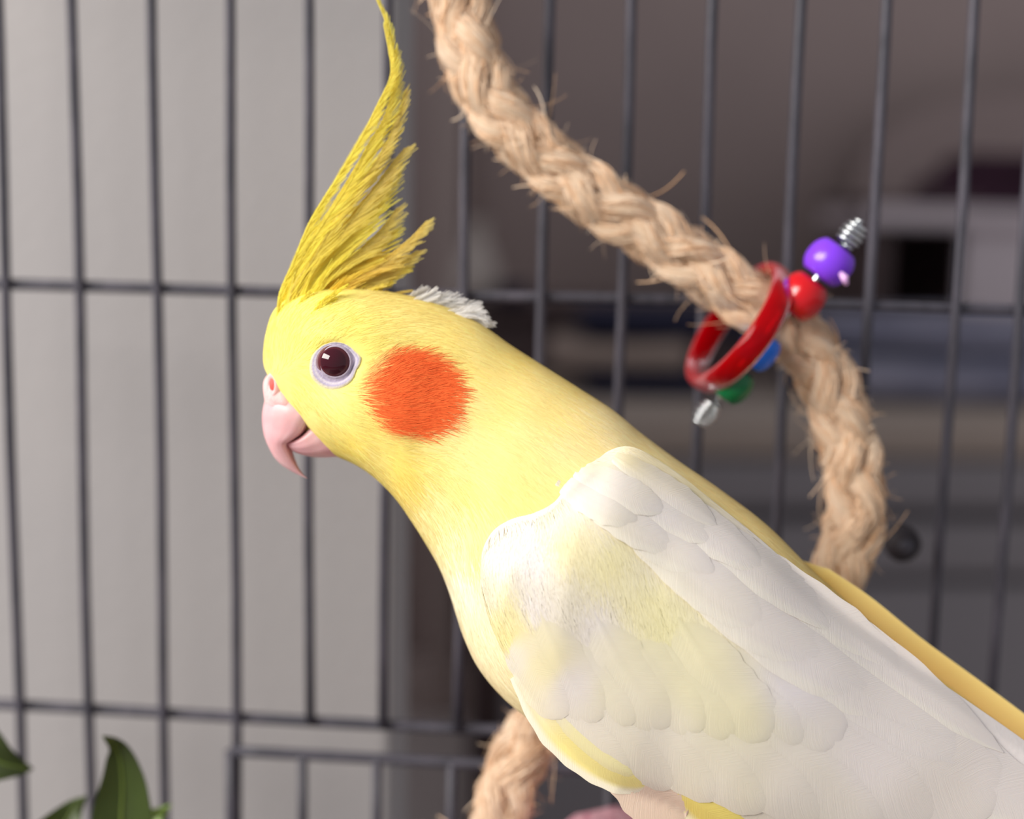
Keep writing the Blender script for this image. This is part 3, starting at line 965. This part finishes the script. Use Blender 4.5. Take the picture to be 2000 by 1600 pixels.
def vane(name, path, hw, lift, colfn=None, tint=None, prof=None, nu=38, nv=15, camber=.022, parent=None, edge=None, tilt=0.0, seed=0, l0=.35):
    c = catmull(path, nu)
    T = np.gradient(c, axis=0)
    T /= np.linalg.norm(T, axis=1, keepdims=True)
    N = np.stack([-T[:, 1], T[:, 0]], -1)
    t = np.linspace(0, 1, nu) ** .85
    c = catmull(path, nu * 4)[np.minimum((t * (nu * 4 - 1)).astype(int), nu * 4 - 1)]
    if prof is None:
        w_ = np.minimum(1, .45 + t / .35 * .55) * np.sqrt(np.clip(1 - np.clip((t - .72) / .285, 0, 1) ** 2.2, 0.0004, 1))
    else:
        w_ = np.interp(t, prof[0], prof[1])
    v = np.linspace(-1, 1, nv)
    jit = 1 + .03 * np.sin(t * 41 + seed)[:, None] * (np.abs(v) > .9)[None]
    px = c[:, 0, None] + N[:, 0, None] * hw * w_[:, None] * v * jit
    py = c[:, 1, None] + N[:, 1, None] * hw * w_[:, None] * v * jit
    z = wsurf(px, py)
    z = z + .45 * lift * ((l0 + (1 - l0) * t) * np.interp(t, [0, .75, 1], [1, 1, .86]))[:, None] + camber * (1 - v ** 2)[None] * w_[:, None] + .012 * np.exp(-(v / .08) ** 2)[None] * (1 - t)[:, None] + tilt * v[None] * w_[:, None]
    V = bp(px, py, z).reshape(-1, 3)
    cc = (colfn or wing_col)(px, py)
    if tint is not None:
        tf = np.repeat(np.clip((t - .12) / .3, 0, 1), nv)[:, None] * tint[1]
        cc = cc * (1 - tf) + lin(tint[0]) * tf
    if edge is not None:
        e = np.broadcast_to(np.clip((edge[2] * v - .45) / .3, 0, 1)[None], (nu, nv)).reshape(-1, 1)
        cc = cc * (1 - e * edge[1]) + lin(edge[0]) * e * edge[1]
    L = np.sum(np.linalg.norm(np.diff(c, axis=0), axis=1)) / 300
    uv = np.stack([np.broadcast_to(v[None] * hw / 300, (nu, nv)), np.broadcast_to(t[:, None] * L, (nu, nv))], -1).reshape(-1, 2)
    return mk(name, V, grid_faces(nu, nv)[:, ::-1], M['vane'], parent or wing, col=cc, uv=uv)


def lerp(a_, b_, t):
    return tuple(np.array(a_) * (1 - t) + np.array(b_) * t)


def bow(a_, b_, k):
    a_, b_ = np.array(a_, float), np.array(b_, float)
    d = b_ - a_
    nrm = np.array([-d[1], d[0]])
    return [tuple(a_), tuple(a_ + d * .33 + nrm * k * .85), tuple(a_ + d * .67 + nrm * k * .85), tuple(b_)]


# primaries and secondaries
for k in range(6):
    vane('flight_feather', bow(lerp((1330, 1480), (1600, 1330), k / 5), lerp((2150, 1880), (2430, 1780), k / 5), .04), 74, .05 + .012 * k, tint=((240, 230, 222), .4), seed=k)
# feathers along the lower edge
vane('covert_feather', bow((1205, 1400), (1334, 1602), .10), 66, .04, tint=((242, 218, 196), .9))
vane('covert_feather', bow((1270, 1470), (1480, 1660), .04), 46, .03, tint=((252, 232, 110), .85), edge=((250, 244, 220), .8, 1))
vane('covert_feather', [(1010, 1318), (1062, 1400), (1130, 1470), (1200, 1512), (1266, 1530)], 36, .08, tint=((253, 238, 140), .8), edge=((252, 246, 226), .9, 1))
vane('covert_feather', [(1050, 1340), (1110, 1415), (1170, 1468), (1240, 1520)], 30, .10, tint=((252, 242, 172), .7))
# greater coverts
GA, GB = [(1050, 1280), (1110, 1290), (1180, 1300), (1250, 1310), (1330, 1320), (1410, 1325), (1490, 1330), (1570, 1340)], \
         [(1240, 1508), (1330, 1530), (1420, 1550), (1510, 1572), (1620, 1590), (1730, 1600), (1850, 1572), (1960, 1560)]
for k, (a_, b_) in enumerate(zip(GA, GB)):
    vane('covert_feather', bow(a_, b_, .05), 48 + 6 * k, .10 + .012 * k, tint=((244, 236, 226), .25), seed=k)
# median coverts
for k in range(9):
    vane('covert_feather', bow(lerp((1000, 1190), (1430, 1210), k / 8), lerp((1105, 1400), (1640, 1450), k / 8), .05), 46 + 3 * k, .13 + .006 * k, seed=k + 3, l0=-.35 + .3 * math.sin(k * 2.4))
# scapulars and tertials sweep over the upper wing
LONG = ([0, .12, .35, .65, .85, .96, 1], [.35, .7, .95, 1, .68, .28, .02])
SCAP = [((1440, 1130), (2160, 1660), 84, .05), ((1380, 1090), (2040, 1590), 76, .05), ((1310, 1040), (1900, 1470), 70, .05), ((1250, 1000), (1780, 1400), 64, .05),
        ((1310, 1000), (1960, 1470), 46, -.01), ((1210, 965), (1650, 1320), 58, .05), ((1350, 1020), (1800, 1345), 42, -.02), ((1180, 935), (1530, 1245), 52, .05), ((1260, 965), (1640, 1235), 44, -.02),
        ((1150, 930), (1400, 1125), 46, .04), ((1200, 910), (1500, 1120), 42, .0), ((1110, 935), (1330, 1080), 38, .03), ((1160, 915), (1400, 1060), 40, .0), ((1090, 938), (1250, 1020), 30, .05),
        ((1200, 892), (1400, 1025), 30, .0), ((1120, 915), (1300, 1000), 34, .0)]
for k, (a_, b_, hw_, bw) in enumerate(SCAP):
    vane('scapular_feather', bow(a_, b_, bw), hw_, .14 + .011 * k, tint=((240, 232, 226), .6), camber=.035, seed=k, edge=((252, 246, 230), .5, 1), prof=LONG)

# ---- tail
for k in range(5):
    V0 = []
    c = catmull([(2180, 1700), (2500, 1900), (2900, 2150)], 24)
    t = np.linspace(0, 1, 24)
    v = np.linspace(-1, 1, 7)
    w_ = 34 * np.sqrt(np.clip(1 - np.clip((t - .75) / .25, 0, 1) ** 2, .001, 1))
    px = c[:, 0, None] - .55 * w_[:, None] * v
    py = c[:, 1, None] + .83 * w_[:, None] * v + (k - 2) * 18
    mk('tail_feather', bp(px, py, (k - 2) * .22 + .05 * (1 - v ** 2)[None] + 0 * t[:, None]).reshape(-1, 3), grid_faces(24, 7), M['vane'], bird,
       col=np.broadcast_to(lin((250, 236, 160)), (24 * 7, 3)), uv=np.stack([np.broadcast_to(v[None] * .1, (24, 7)), np.broadcast_to(t[:, None] * 2, (24, 7))], -1).reshape(-1, 2))


# ---- soft plumage barbs on the skin of head, neck and breast
def sample(V, Fq, n):
    V = np.asarray(V)
    tri = []
    for f in Fq:
        if len(f) == 3:
            tri.append(f)
        else:
            tri += [(f[0], f[1], f[2]), (f[0], f[2], f[3])]
    tri = np.array(tri)
    A, B, C = V[tri[:, 0]], V[tri[:, 1]], V[tri[:, 2]]
    ar = np.linalg.norm(np.cross(B - A, C - A), axis=1)
    id_ = rng.choice(len(tri), n, p=ar / ar.sum())
    u_, v_ = rng.random(n), rng.random(n)
    s_ = u_ + v_ > 1
    u_[s_], v_[s_] = 1 - u_[s_], 1 - v_[s_]
    return A[id_] + u_[:, None] * (B - A)[id_] + v_[:, None] * (C - A)[id_]


def barbs(name, roots, tree, colfn, length, width, lift, parent, nseg=3, jitter=.12, outward=None, cvar=.10, lat=0):
    mx, my, mz = mirpx(roots)
    fl = flow(mx, my)
    ang = rng.normal(0, jitter, len(roots))
    fl = np.stack([fl[:, 0] * np.cos(ang) - fl[:, 1] * np.sin(ang), fl[:, 0] * np.sin(ang) + fl[:, 1] * np.cos(ang)], -1)
    d3 = fl[:, 0, None] * R - fl[:, 1, None] * U
    n = len(roots)
    ln = length * rng.uniform(.6, 1.25, n) / 1e4          # pixels -> metres on the bird
    P = roots.copy()
    PTS, NRM = [], []
    for s_ in range(nseg + 1):
        Q, Nn = np.zeros_like(P), np.zeros_like(P)
        for k in range(n):
            h = tree.find_nearest(Vector(P[k]))
            Q[k], Nn[k] = h[0], h[1]
        sgn = np.sign(np.einsum('ij,ij->i', Nn, Q - outward(Q)))
        Nn *= np.where(sgn == 0, 1, sgn)[:, None]
        lf = (lift * (s_ / nseg) ** .8 - .004) / 100
        PTS.append(Q + Nn * (lf * rng.uniform(.5, 1.5, n))[:, None])
        NRM.append(Nn)
        d = d3 - Nn * np.einsum('ij,ij->i', d3, Nn)[:, None]
        d /= np.linalg.norm(d, axis=1, keepdims=True) + 1e-9
        P = Q + d * (ln / nseg)[:, None]
    V, Nv = [], []
    for s_ in range(nseg + 1):
        T = PTS[min(s_ + 1, nseg)] - PTS[max(s_ - 1, 0)]
        W = np.cross(T, NRM[s_])
        W /= np.linalg.norm(W, axis=1, keepdims=True) + 1e-12
        ww = width / 1e4 / 2 * [1, 1, .75, .12, .1][s_] * rng.uniform(.7, 1.3, n)
        V += [PTS[s_] - W * ww[:, None], PTS[s_] + W * ww[:, None]]
        nn = NRM[s_] * 1.0
        Nv += [nn, nn]
    m_ = 2 * (nseg + 1)
    V = np.stack(V, 1).reshape(-1, 3)
    Nv = np.stack(Nv, 1).reshape(-1, 3)
    b_ = (np.arange(n) * m_)[:, None, None]
    q_ = np.array([[2 * s_, 2 * s_ + 1, 2 * s_ + 3, 2 * s_ + 2] for s_ in range(nseg)])[None]
    Fc = (b_ + q_).reshape(-1, 4)
    cc = colfn(mx, my) * (1.02 + rng.normal(0, cvar, n))[:, None]
    cc = np.clip(cc, 0, .97)
    o = mk(name, V, Fc, M['strand'], parent, col=np.repeat(cc, m_, 0), nrm=Nv)
    o['kind'] = 'stuff'
    return o


ax_pts = Cc


def body_axis(Q):
    d = ((Q[:, None] - ax_pts[None, ::6]) ** 2).sum(2)
    return ax_pts[::6][d.argmin(1)]


rt = sample(BVa, BF, 90000)
mx, my, mz = mirpx(rt)
keep = (np.hypot((mx - 654) / 46, (my - 711) / 42) > 1)
keep &= ~((mx < 560) & (my > 738) & (my < 800)) & ~((mx < 606) & (my > 792))
keep &= mx < 1750
inw = np.zeros(len(rt), bool)
for k in np.nonzero(keep & (mx > 930))[0]:
    h = bvh_wing_px.ray_cast(Vector((mx[k], my[k], 1000)), Vector((0, 0, -1)))
    inw[k] = h[0] is not None
keep &= ~inw
keep &= (mz > -.5) | (rng.random(len(rt)) < .5)
rt = rt[keep]
mx, my, mz = mirpx(rt)
hd = mx < 900
barbs('head_plumage', rt[hd], bvh_body, body_col, 34, 2.1, .010, body, outward=body_axis, cvar=.07)
barbs('breast_plumage', rt[~hd], bvh_body, body_col, 52, 2.6, .008, body, outward=body_axis, cvar=.05)
# extra fine barbs on the cheek patch
ck = sample(BVa, BF, 160000)
mx, my, mz = mirpx(ck)
ck = ck[(np.hypot(mx - 793, my - 770) < 90) & (mz > 0)]
barbs('cheek_patch', ck, bvh_body, body_col, 46, 2.0, .016, body, outward=body_axis, cvar=.09, jitter=.16)

# barbs over the lesser coverts and mantle edge
wr = sample(WV, f1.tolist(), 50000)
mx, my, mz = topx(wr)
wk = (mx < 1460) & (rng.random(len(wr)) < np.clip((1440 - my + .25 * (mx - 1000)) / 420, 0, 1))
barbs('covert_down', wr[wk] + (-F) * .0001, BVHTree.FromPolygons([Vector(v) for v in (WV + (-F) * .0001)], f1.tolist()), wing_col, 60, 2.2, .007, wing, outward=body_axis, cvar=.025, jitter=.16)

# ---- loose feathers: crest and nape, rachis with separate barbs
def plume(name, path, bz0, bz1, lr, ll, ar, al_, c0, c1, parent, n=110, wd=2.6, rach=1.8, seed=0, start=.0):
    r_ = np.random.default_rng(seed)
    c = catmull(path, n)
    T = np.gradient(c, axis=0)
    T /= np.linalg.norm(T, axis=1, keepdims=True)
    Nn = np.stack([-T[:, 1], T[:, 0]], -1)           # to the right of a rising feather
    t = np.linspace(0, 1, n)
    bz = bz0 + (bz1 - bz0) * t
    V, Fc, Cl = [], [], []

    def strip(pts, zs, w0, w1, col):
        k = len(pts)
        tt = np.gradient(pts, axis=0)
        tt /= np.linalg.norm(tt, axis=1, keepdims=True) + 1e-9
        nn = np.stack([-tt[:, 1], tt[:, 0]], -1)
        ww = np.linspace(w0, w1, k)[:, None] / 2
        a_, b_ = pts + nn * ww, pts - nn * ww
        base = len(V)
        for i in range(k):
            V.append((a_[i, 0], a_[i, 1], zs[i]))
            V.append((b_[i, 0], b_[i, 1], zs[i]))
            Cl.append(col)
            Cl.append(col)
        for i in range(k - 1):
            Fc.append((base + 2 * i, base + 2 * i + 1, base + 2 * i + 3, base + 2 * i + 2))

    L = np.sum(np.linalg.norm(np.diff(c, axis=0), axis=1))
    taper = np.interp(t, [0, .15, .5, .85, 1], [.55, .9, 1, .62, .32])
    for i in range(int(start * n), n):
        for sd, ln_, an_ in ((1, lr, ar), (-1, ll, al_)):
            for rep in range(3):
                ii = min(n - 1, max(0, i - r_.random()))
                i0 = int(ii)
                ln = ln_ * taper[i] * (r_.uniform(.8, 1.15) if rep == 0 else r_.uniform(.3, .6))
                a0 = an_ * r_.uniform(.8, 1.25)
                pts = [c[i0] + T[i0] * (rep - .5) * L / n * .5]
                for s_ in range(1, 5):
                    a_ = a0 * (1 - .12 * s_)
                    d = T[i0] * math.cos(a_) + sd * Nn[i0] * math.sin(a_)
                    pts.append(pts[-1] + d * ln / 4)
                zz = bz[i0] - np.linspace(0, .06 * r_.uniform(-.3, 1.2), 5) * (1 if sd > 0 else .6)
                f = t[i]
                col = (c0 * (1 - f) + c1 * f) * r_.uniform(.92, 1.06)
                strip(np.array(pts), zz, wd, wd * .4, col)
    strip(c, bz + .02, rach * 2.2, rach * .6, c0 * .5 + c1 * .5)
    V = np.array(V)
    W = bp(V[:, 0], V[:, 1], V[:, 2])
    tc = np.array(Cl)
    # vanes shade as one gently curved sheet
    nr = np.broadcast_to(-F, W.shape) + np.repeat(r_.normal(0, .12, (len(W) // 2 + 1, 3)), 2, 0)[:len(W)]
    nr = nr / np.linalg.norm(nr, axis=1, keepdims=True)
    return mk(name, W, np.array(Fc)[:, ::-1], M['plume'], parent, col=np.clip(tc, 0, .97), nrm=nr)


Y0, Y1, Y2 = lin((254, 240, 104)), lin((253, 238, 124)), lin((240, 222, 140))
YG = lin((252, 220, 84))
CR = [([(538, 640), (552, 580), (578, 505), (614, 425), (664, 338), (708, 268), (744, 204), (765, 140), (765, 95), (753, 42), (735, -2)], 44, 12, Y0, Y1),
      ([(548, 640), (566, 575), (594, 505), (634, 428), (684, 345), (722, 282), (752, 225), (768, 165), (768, 110)], 74, 14, Y0, Y1),
      ([(556, 630), (578, 560), (610, 500), (650, 440), (694, 375), (732, 320), (760, 268), (778, 222), (790, 178)], 62, 16, Y0, Y2),
      ([(566, 630), (592, 560), (632, 495), (680, 430), (724, 376), (760, 328), (789, 292)], 84, 20, Y0, Y2),
      ([(574, 630), (604, 562), (645, 505), (695, 445), (735, 395), (766, 340)], 92, 20, Y0, Y1),
      ([(584, 630), (616, 572), (660, 524), (706, 486), (745, 448), (775, 408)], 74, 22, Y0, Y2),
      ([(590, 625), (630, 575), (680, 530), (726, 492), (764, 452)], 80, 22, YG, Y1),
      ([(598, 630), (640, 586), (696, 544), (752, 506), (800, 468), (833, 433)], 62, 20, YG, Y2),
      ([(606, 630), (650, 592), (706, 558), (764, 524), (814, 491)], 66, 22, Y0, Y2),
      ([(616, 634), (664, 600), (714, 566), (756, 540), (792, 522)], 54, 22, Y0, Y1),
      ([(630, 636), (680, 604), (730, 582), (772, 572), (804, 567)], 18, 8, YG, Y2),
      ([(622, 640), (670, 612), (716, 584), (752, 568)], 28, 14, YG, Y1)]
sd = 0
for k, (pth, lr, ll, ca0, ca1) in enumerate(CR):
    for rep in range(3):
        sd += 1
        off = [0, .16, -.18][rep]
        P2 = [(x + random.uniform(-5, 5) * (rep > 0) - 3 * rep * (i > 0), y + random.uniform(-5, 5) * (rep > 0) + (10 * rep * i / len(pth))) for i, (x, y) in enumerate(pth)]
        if rep:
            P2 = P2[:max(4, len(P2) - rep)]
        plume('crest_feather', P2, .35 * (1 if rep == 0 else -1 if rep == 2 else 2) * .9 + .1, off * .6, lr * 1.1, ll, .42, .2, ca0, ca1, bird, n=120 if len(pth) > 7 else 90, seed=sd)
# short feathers that clothe the forehead below the crest
for k in range(10):
    f = .5 * k / 9
    x0, y0 = 536 + 120 * f + random.uniform(-6, 6), 690 - 60 * f + random.uniform(-30, 20)
    ang = math.radians(78 - 42 * f + random.uniform(-6, 6))
    L = random.uniform(90, 140)
    P2 = [(x0 + math.cos(ang - .25 * s_) * L * s_, y0 - math.sin(ang - .25 * s_) * L * s_) for s_ in (0, .35, .7, 1)]
    z0 = surf_px(bvh_body_px, np.array([P2[0][0]]), np.array([P2[0][1]]))[0]
    plume('forehead_feather', P2, max(.1, z0 - .05), max(.2, z0 * .72), 24, 18, .32, .3, Y0, Y0 * .97, bird, n=40, wd=3.2, seed=100 + k)
# white tuft at the nape
WH, WH2 = lin((253, 250, 246)), lin((250, 248, 246))
NP = [[(790, 600), (815, 590), (836, 580), (852, 570)], [(800, 602), (832, 594), (860, 584), (880, 580)], [(815, 606), (850, 600), (885, 594), (905, 592)], [(835, 610), (870, 604), (908, 598), (938, 596)],
      [(850, 616), (885, 612), (918, 608), (945, 612)], [(870, 622), (905, 622), (935, 626), (965, 634)], [(840, 604), (862, 596), (884, 588), (898, 590)], [(780, 596), (802, 584), (818, 576), (830, 572)], [(880, 618), (910, 614), (930, 616), (952, 626)]]
for k, p_ in enumerate(NP):
    plume('nape_feather', p_, .5 - .12 * (k % 4), .25 - .12 * (k % 4), 30, 30, .5, .5, WH, WH2, bird, n=46, wd=1.8, seed=300 + k)

# ---- eye
eph = np.linspace(0, 2 * np.pi, 24, endpoint=False)
ez = surf_px(bvh_body_px, 655 + 46 * np.cos(eph), 707 + 46 * np.sin(eph)).mean()
ER = .37
ecz = ez + .03 - math.sqrt(ER ** 2 - .29 ** 2)
ec = bp(655, 707, ecz)
nu, nv = 40, 48
th = np.linspace(0, np.pi, nu)
ph = np.linspace(0, 2 * np.pi, nv, endpoint=False)
V = ec + ER / 100 * (np.cos(th)[:, None, None] * (-F) + np.sin(th)[:, None, None] * (np.cos(ph)[None, :, None] * R + np.sin(ph)[None, :, None] * U))
ec_col = np.where((np.sin(th) < .62)[:, None], lin((58, 4, 20))[None], np.where((np.sin(th) < .78)[:, None], lin((84, 26, 34))[None], lin((120, 90, 96))[None]))
eye = mk('eye', V.reshape(-1, 3), grid_faces(nu, nv, True)[:, ::-1], M['eye'], bird, col=np.repeat(ec_col, nv, 0))
mk('eye', mirror(V.reshape(-1, 3)), grid_faces(nu, nv, True), M['eye'], bird, col=np.repeat(ec_col, nv, 0))
OUT = [(604, 712), (606, 735), (620, 752), (640, 762), (664, 760), (688, 744), (696, 724), (708, 699), (695, 686), (682, 675), (664, 668), (640, 670), (622, 680), (608, 696)]
oang = np.array([math.atan2(-(y - 707), x - 655) for x, y in OUT])
orad = np.array([math.hypot(x - 655, y - 707) for x, y in OUT])
od_ = np.argsort(oang)
oang, orad = oang[od_], orad[od_]
ph = np.linspace(-np.pi, np.pi, 72, endpoint=False)
ro = np.interp(ph, np.r_[oang - 2 * np.pi, oang, oang + 2 * np.pi], np.r_[orad, orad, orad])
rows = []
cols = []
ri = 31 + 0 * ph
for k, (f, dz_, c_) in enumerate([(-.12, -.05, (170, 154, 168)), (-.03, .035, (172, 156, 170)), (.06, .05, (180, 166, 182)), (.3, .035, (170, 158, 180)), (.45, .05, (200, 190, 196)), (.65, .03, (168, 158, 180)), (.85, .035, (216, 204, 168)), (1.08, -.04, (250, 236, 160))]):
    rr_ = ri + (ro - ri) * f if f > 0 else ri * (1 + f)
    x, y = 655 + rr_ * np.cos(ph), 707 - rr_ * np.sin(ph)
    sx = surf_px(bvh_body_px, x, y)
    sph = ecz + np.sqrt(np.clip(ER ** 2 - (rr_ / 106) ** 2, .02, None))
    mixf = np.clip(f, 0, 1) ** .7
    z = np.where(f < .02, sph + dz_, (sph * (1 - mixf) + sx * mixf) + dz_)
    z = np.maximum(z, sx + .03) if 0 < f < 1 else z
    rows.append(bp(x, y, z))
    cols.append(np.broadcast_to(lin(c_), (72, 3)))
V = np.stack(rows).reshape(-1, 3)
mk('eyelid', V, grid_faces(len(rows), 72, True), M['lid'], bird, col=np.vstack(cols))
mk('eyelid', mirror(V), grid_faces(len(rows), 72, True)[:, ::-1], M['lid'], bird, col=np.vstack(cols))


# ---- beak, cere
def mandible(name, pairs, shape, m, parent, ns=60, na=40, flip=False):
    s_ = catmull([(*a_, *b_, c_) for a_, b_, c_ in pairs], ns)
    s_[:, 4] = np.maximum(s_[:, 4], .01)
    A, B = bp(s_[:, 0], s_[:, 1], 0), bp(s_[:, 2], s_[:, 3], 0)
    an = np.linspace(0, 2 * np.pi, na, endpoint=False)
    tt = (1 - np.cos(an)) / 2                             # 0 culmen .. 1 cutting edge
    wv_ = np.sign(np.sin(an)) * np.interp(tt, shape[0], shape[1])
    V = A[:, None] * (1 - tt)[None, :, None] + B[:, None] * tt[None, :, None] + (s_[:, 4] / 100)[:, None, None] * wv_[None, :, None] * (-F)
    Fc = grid_faces(ns, na, True).tolist() + [list(range(na))[::-1], [(ns - 1) * na + j for j in range(na)]]
    if flip:
        Fc = [f[::-1] for f in Fc]
    global last_V, last_F
    last_V, last_F = V.reshape(-1, 3), Fc
    return mk(name, V.reshape(-1, 3), Fc, M[m], parent)


USH = ([0, .03, .12, .3, .55, .8, .95, 1], [0, .34, .62, .85, .98, 1, .9, 0])
LSH = ([0, .04, .2, .5, .8, .95, 1], [0, .86, .98, .92, .7, .38, 0])
mandible('upper_mandible', [((522, 764), (636, 800), .60), ((517, 784), (626, 810), .66), ((513, 806), (614, 822), .65), ((513, 828), (598, 846), .57), ((517, 851), (578, 860), .50), ((525, 872), (566, 868), .42),
                            ((536, 893), (570, 886), .31), ((551, 909), (576, 901), .22), ((570, 921), (583, 915), .13), ((586, 929), (591, 926), .06), ((600, 935), (600, 934), .015)], USH, 'beak', bird)
mandible('lower_mandible', [((650, 812), (690, 894), .50), ((626, 814), (655, 893), .54), ((610, 834), (634, 894), .5), ((594, 850), (610, 893), .47), ((579, 859), (588, 888), .41), ((566, 864), (573, 881), .30), ((560, 868), (564, 874), .12)], LSH, 'beak', bird)
CSH = ([0, .05, .2, .5, .8, 1], [0, .5, .85, 1, .8, .4])
mandible('cere', [((524, 730), (600, 760), .36), ((516, 742), (606, 770), .50), ((514, 757), (612, 784), .58), ((516, 774), (616, 796), .62), ((518, 790), (620, 804), .60)], CSH, 'cere', bird)
x_, y_, z_ = topx(last_V)
cz = surf_px(BVHTree.FromPolygons([Vector(v) for v in np.stack([x_, y_, z_ * 100], -1)], last_F), np.array([533.]), np.array([752.]))[0]
pr = [(.0, -.0004), (.0005, -.0003), (.0008, .0002), (.0012, .0006), (.0016, .0004), (.0021, -.0004)]
for sgn in (1, -1):
    cpt = bp(533, 752, cz + .01)
    V, Fc = lathe(pr, np.zeros(3), (0, 0, 1), 28)
    nrm_ = -F * .8 - R * .6
    nrm_ /= np.linalg.norm(nrm_)
    uu = U * 1.0
    rr2 = np.cross(uu, nrm_)
    V = cpt + V[:, 0, None] * rr2 * .85 + V[:, 1, None] * uu * 1.5 + V[:, 2, None] * nrm_
    inner = lathe([(0, .0003), (.0006, .00025), (.0009, .0)], np.zeros(3), (0, 0, 1), 28)
    V2 = cpt + inner[0][:, 0, None] * rr2 * .8 + inner[0][:, 1, None] * uu * 1.5 + (inner[0][:, 2, None] + .0002) * nrm_
    if sgn < 0:
        V, V2 = mirror(V), mirror(V2)
    nob = mk('nostril', V, Fc, M['cere'], bird)
    mk('nostril_opening', V2, inner[1], M['nostril'], nob)

# ---- legs and feet on the perch
for sgn in (1, -1):
    z = .9 * sgn
    hip = bp(1400, 1600, z * 1.1)
    ank = np.array([pc[0] + (prad + .002) * math.cos(1.1), bp(1340, 1700, z)[1], pc[2] + (prad + .002) * math.sin(1.1)])
    sv, sf = tube(catmull(np.array([hip, hip * .5 + ank * .5 + R * .003, ank]), 10), np.linspace(.0045, .0022, 10), 12)
    leg = mk('leg', sv, sf, M['foot'], bird)
    for tz, a0, a1 in ((.35, .15, 1.5), (-.35, .15, 1.6), (.25, .1, -.9), (-.25, .1, -.8)):
        pts = [ank]
        for s_ in np.linspace(.2, 1, 6):
            a_ = .02 + (a0 + (a1 - a0) * s_)
            rr_ = prad + .0022
            base_ang = math.atan2((ank - pc)[2], (ank - pc)[0])
            ang = base_ang + a_ * .8
            p = np.array([pc[0] + rr_ * math.cos(ang), ank[1] + tz / 100 * s_ * 1.2, pc[2] + rr_ * math.sin(ang)])
            pts.append(p)
        cv = catmull(np.array(pts), 26)
        sv, sf = tube(cv, np.interp(np.linspace(0, 1, 26), [0, .8, 1], [.0022, .0018, .0012]) * (1 + .1 * np.sin(np.arange(26) * 1.5)), 10)
        toe = mk('toe', sv, sf, M['foot'], leg)
        dv = cv[-1] - cv[-3]
        dv /= np.linalg.norm(dv)
        cl = np.array([cv[-1], cv[-1] + dv * .002, cv[-1] + dv * .0036 - (cv[-1] - np.array([pc[0], cv[-1][1], pc[2]])) * .05])
        sv, sf = tube(cl, np.array([.0011, .0008, .0002]), 8)
        mk('claw', sv, sf, M['claw'], leg)
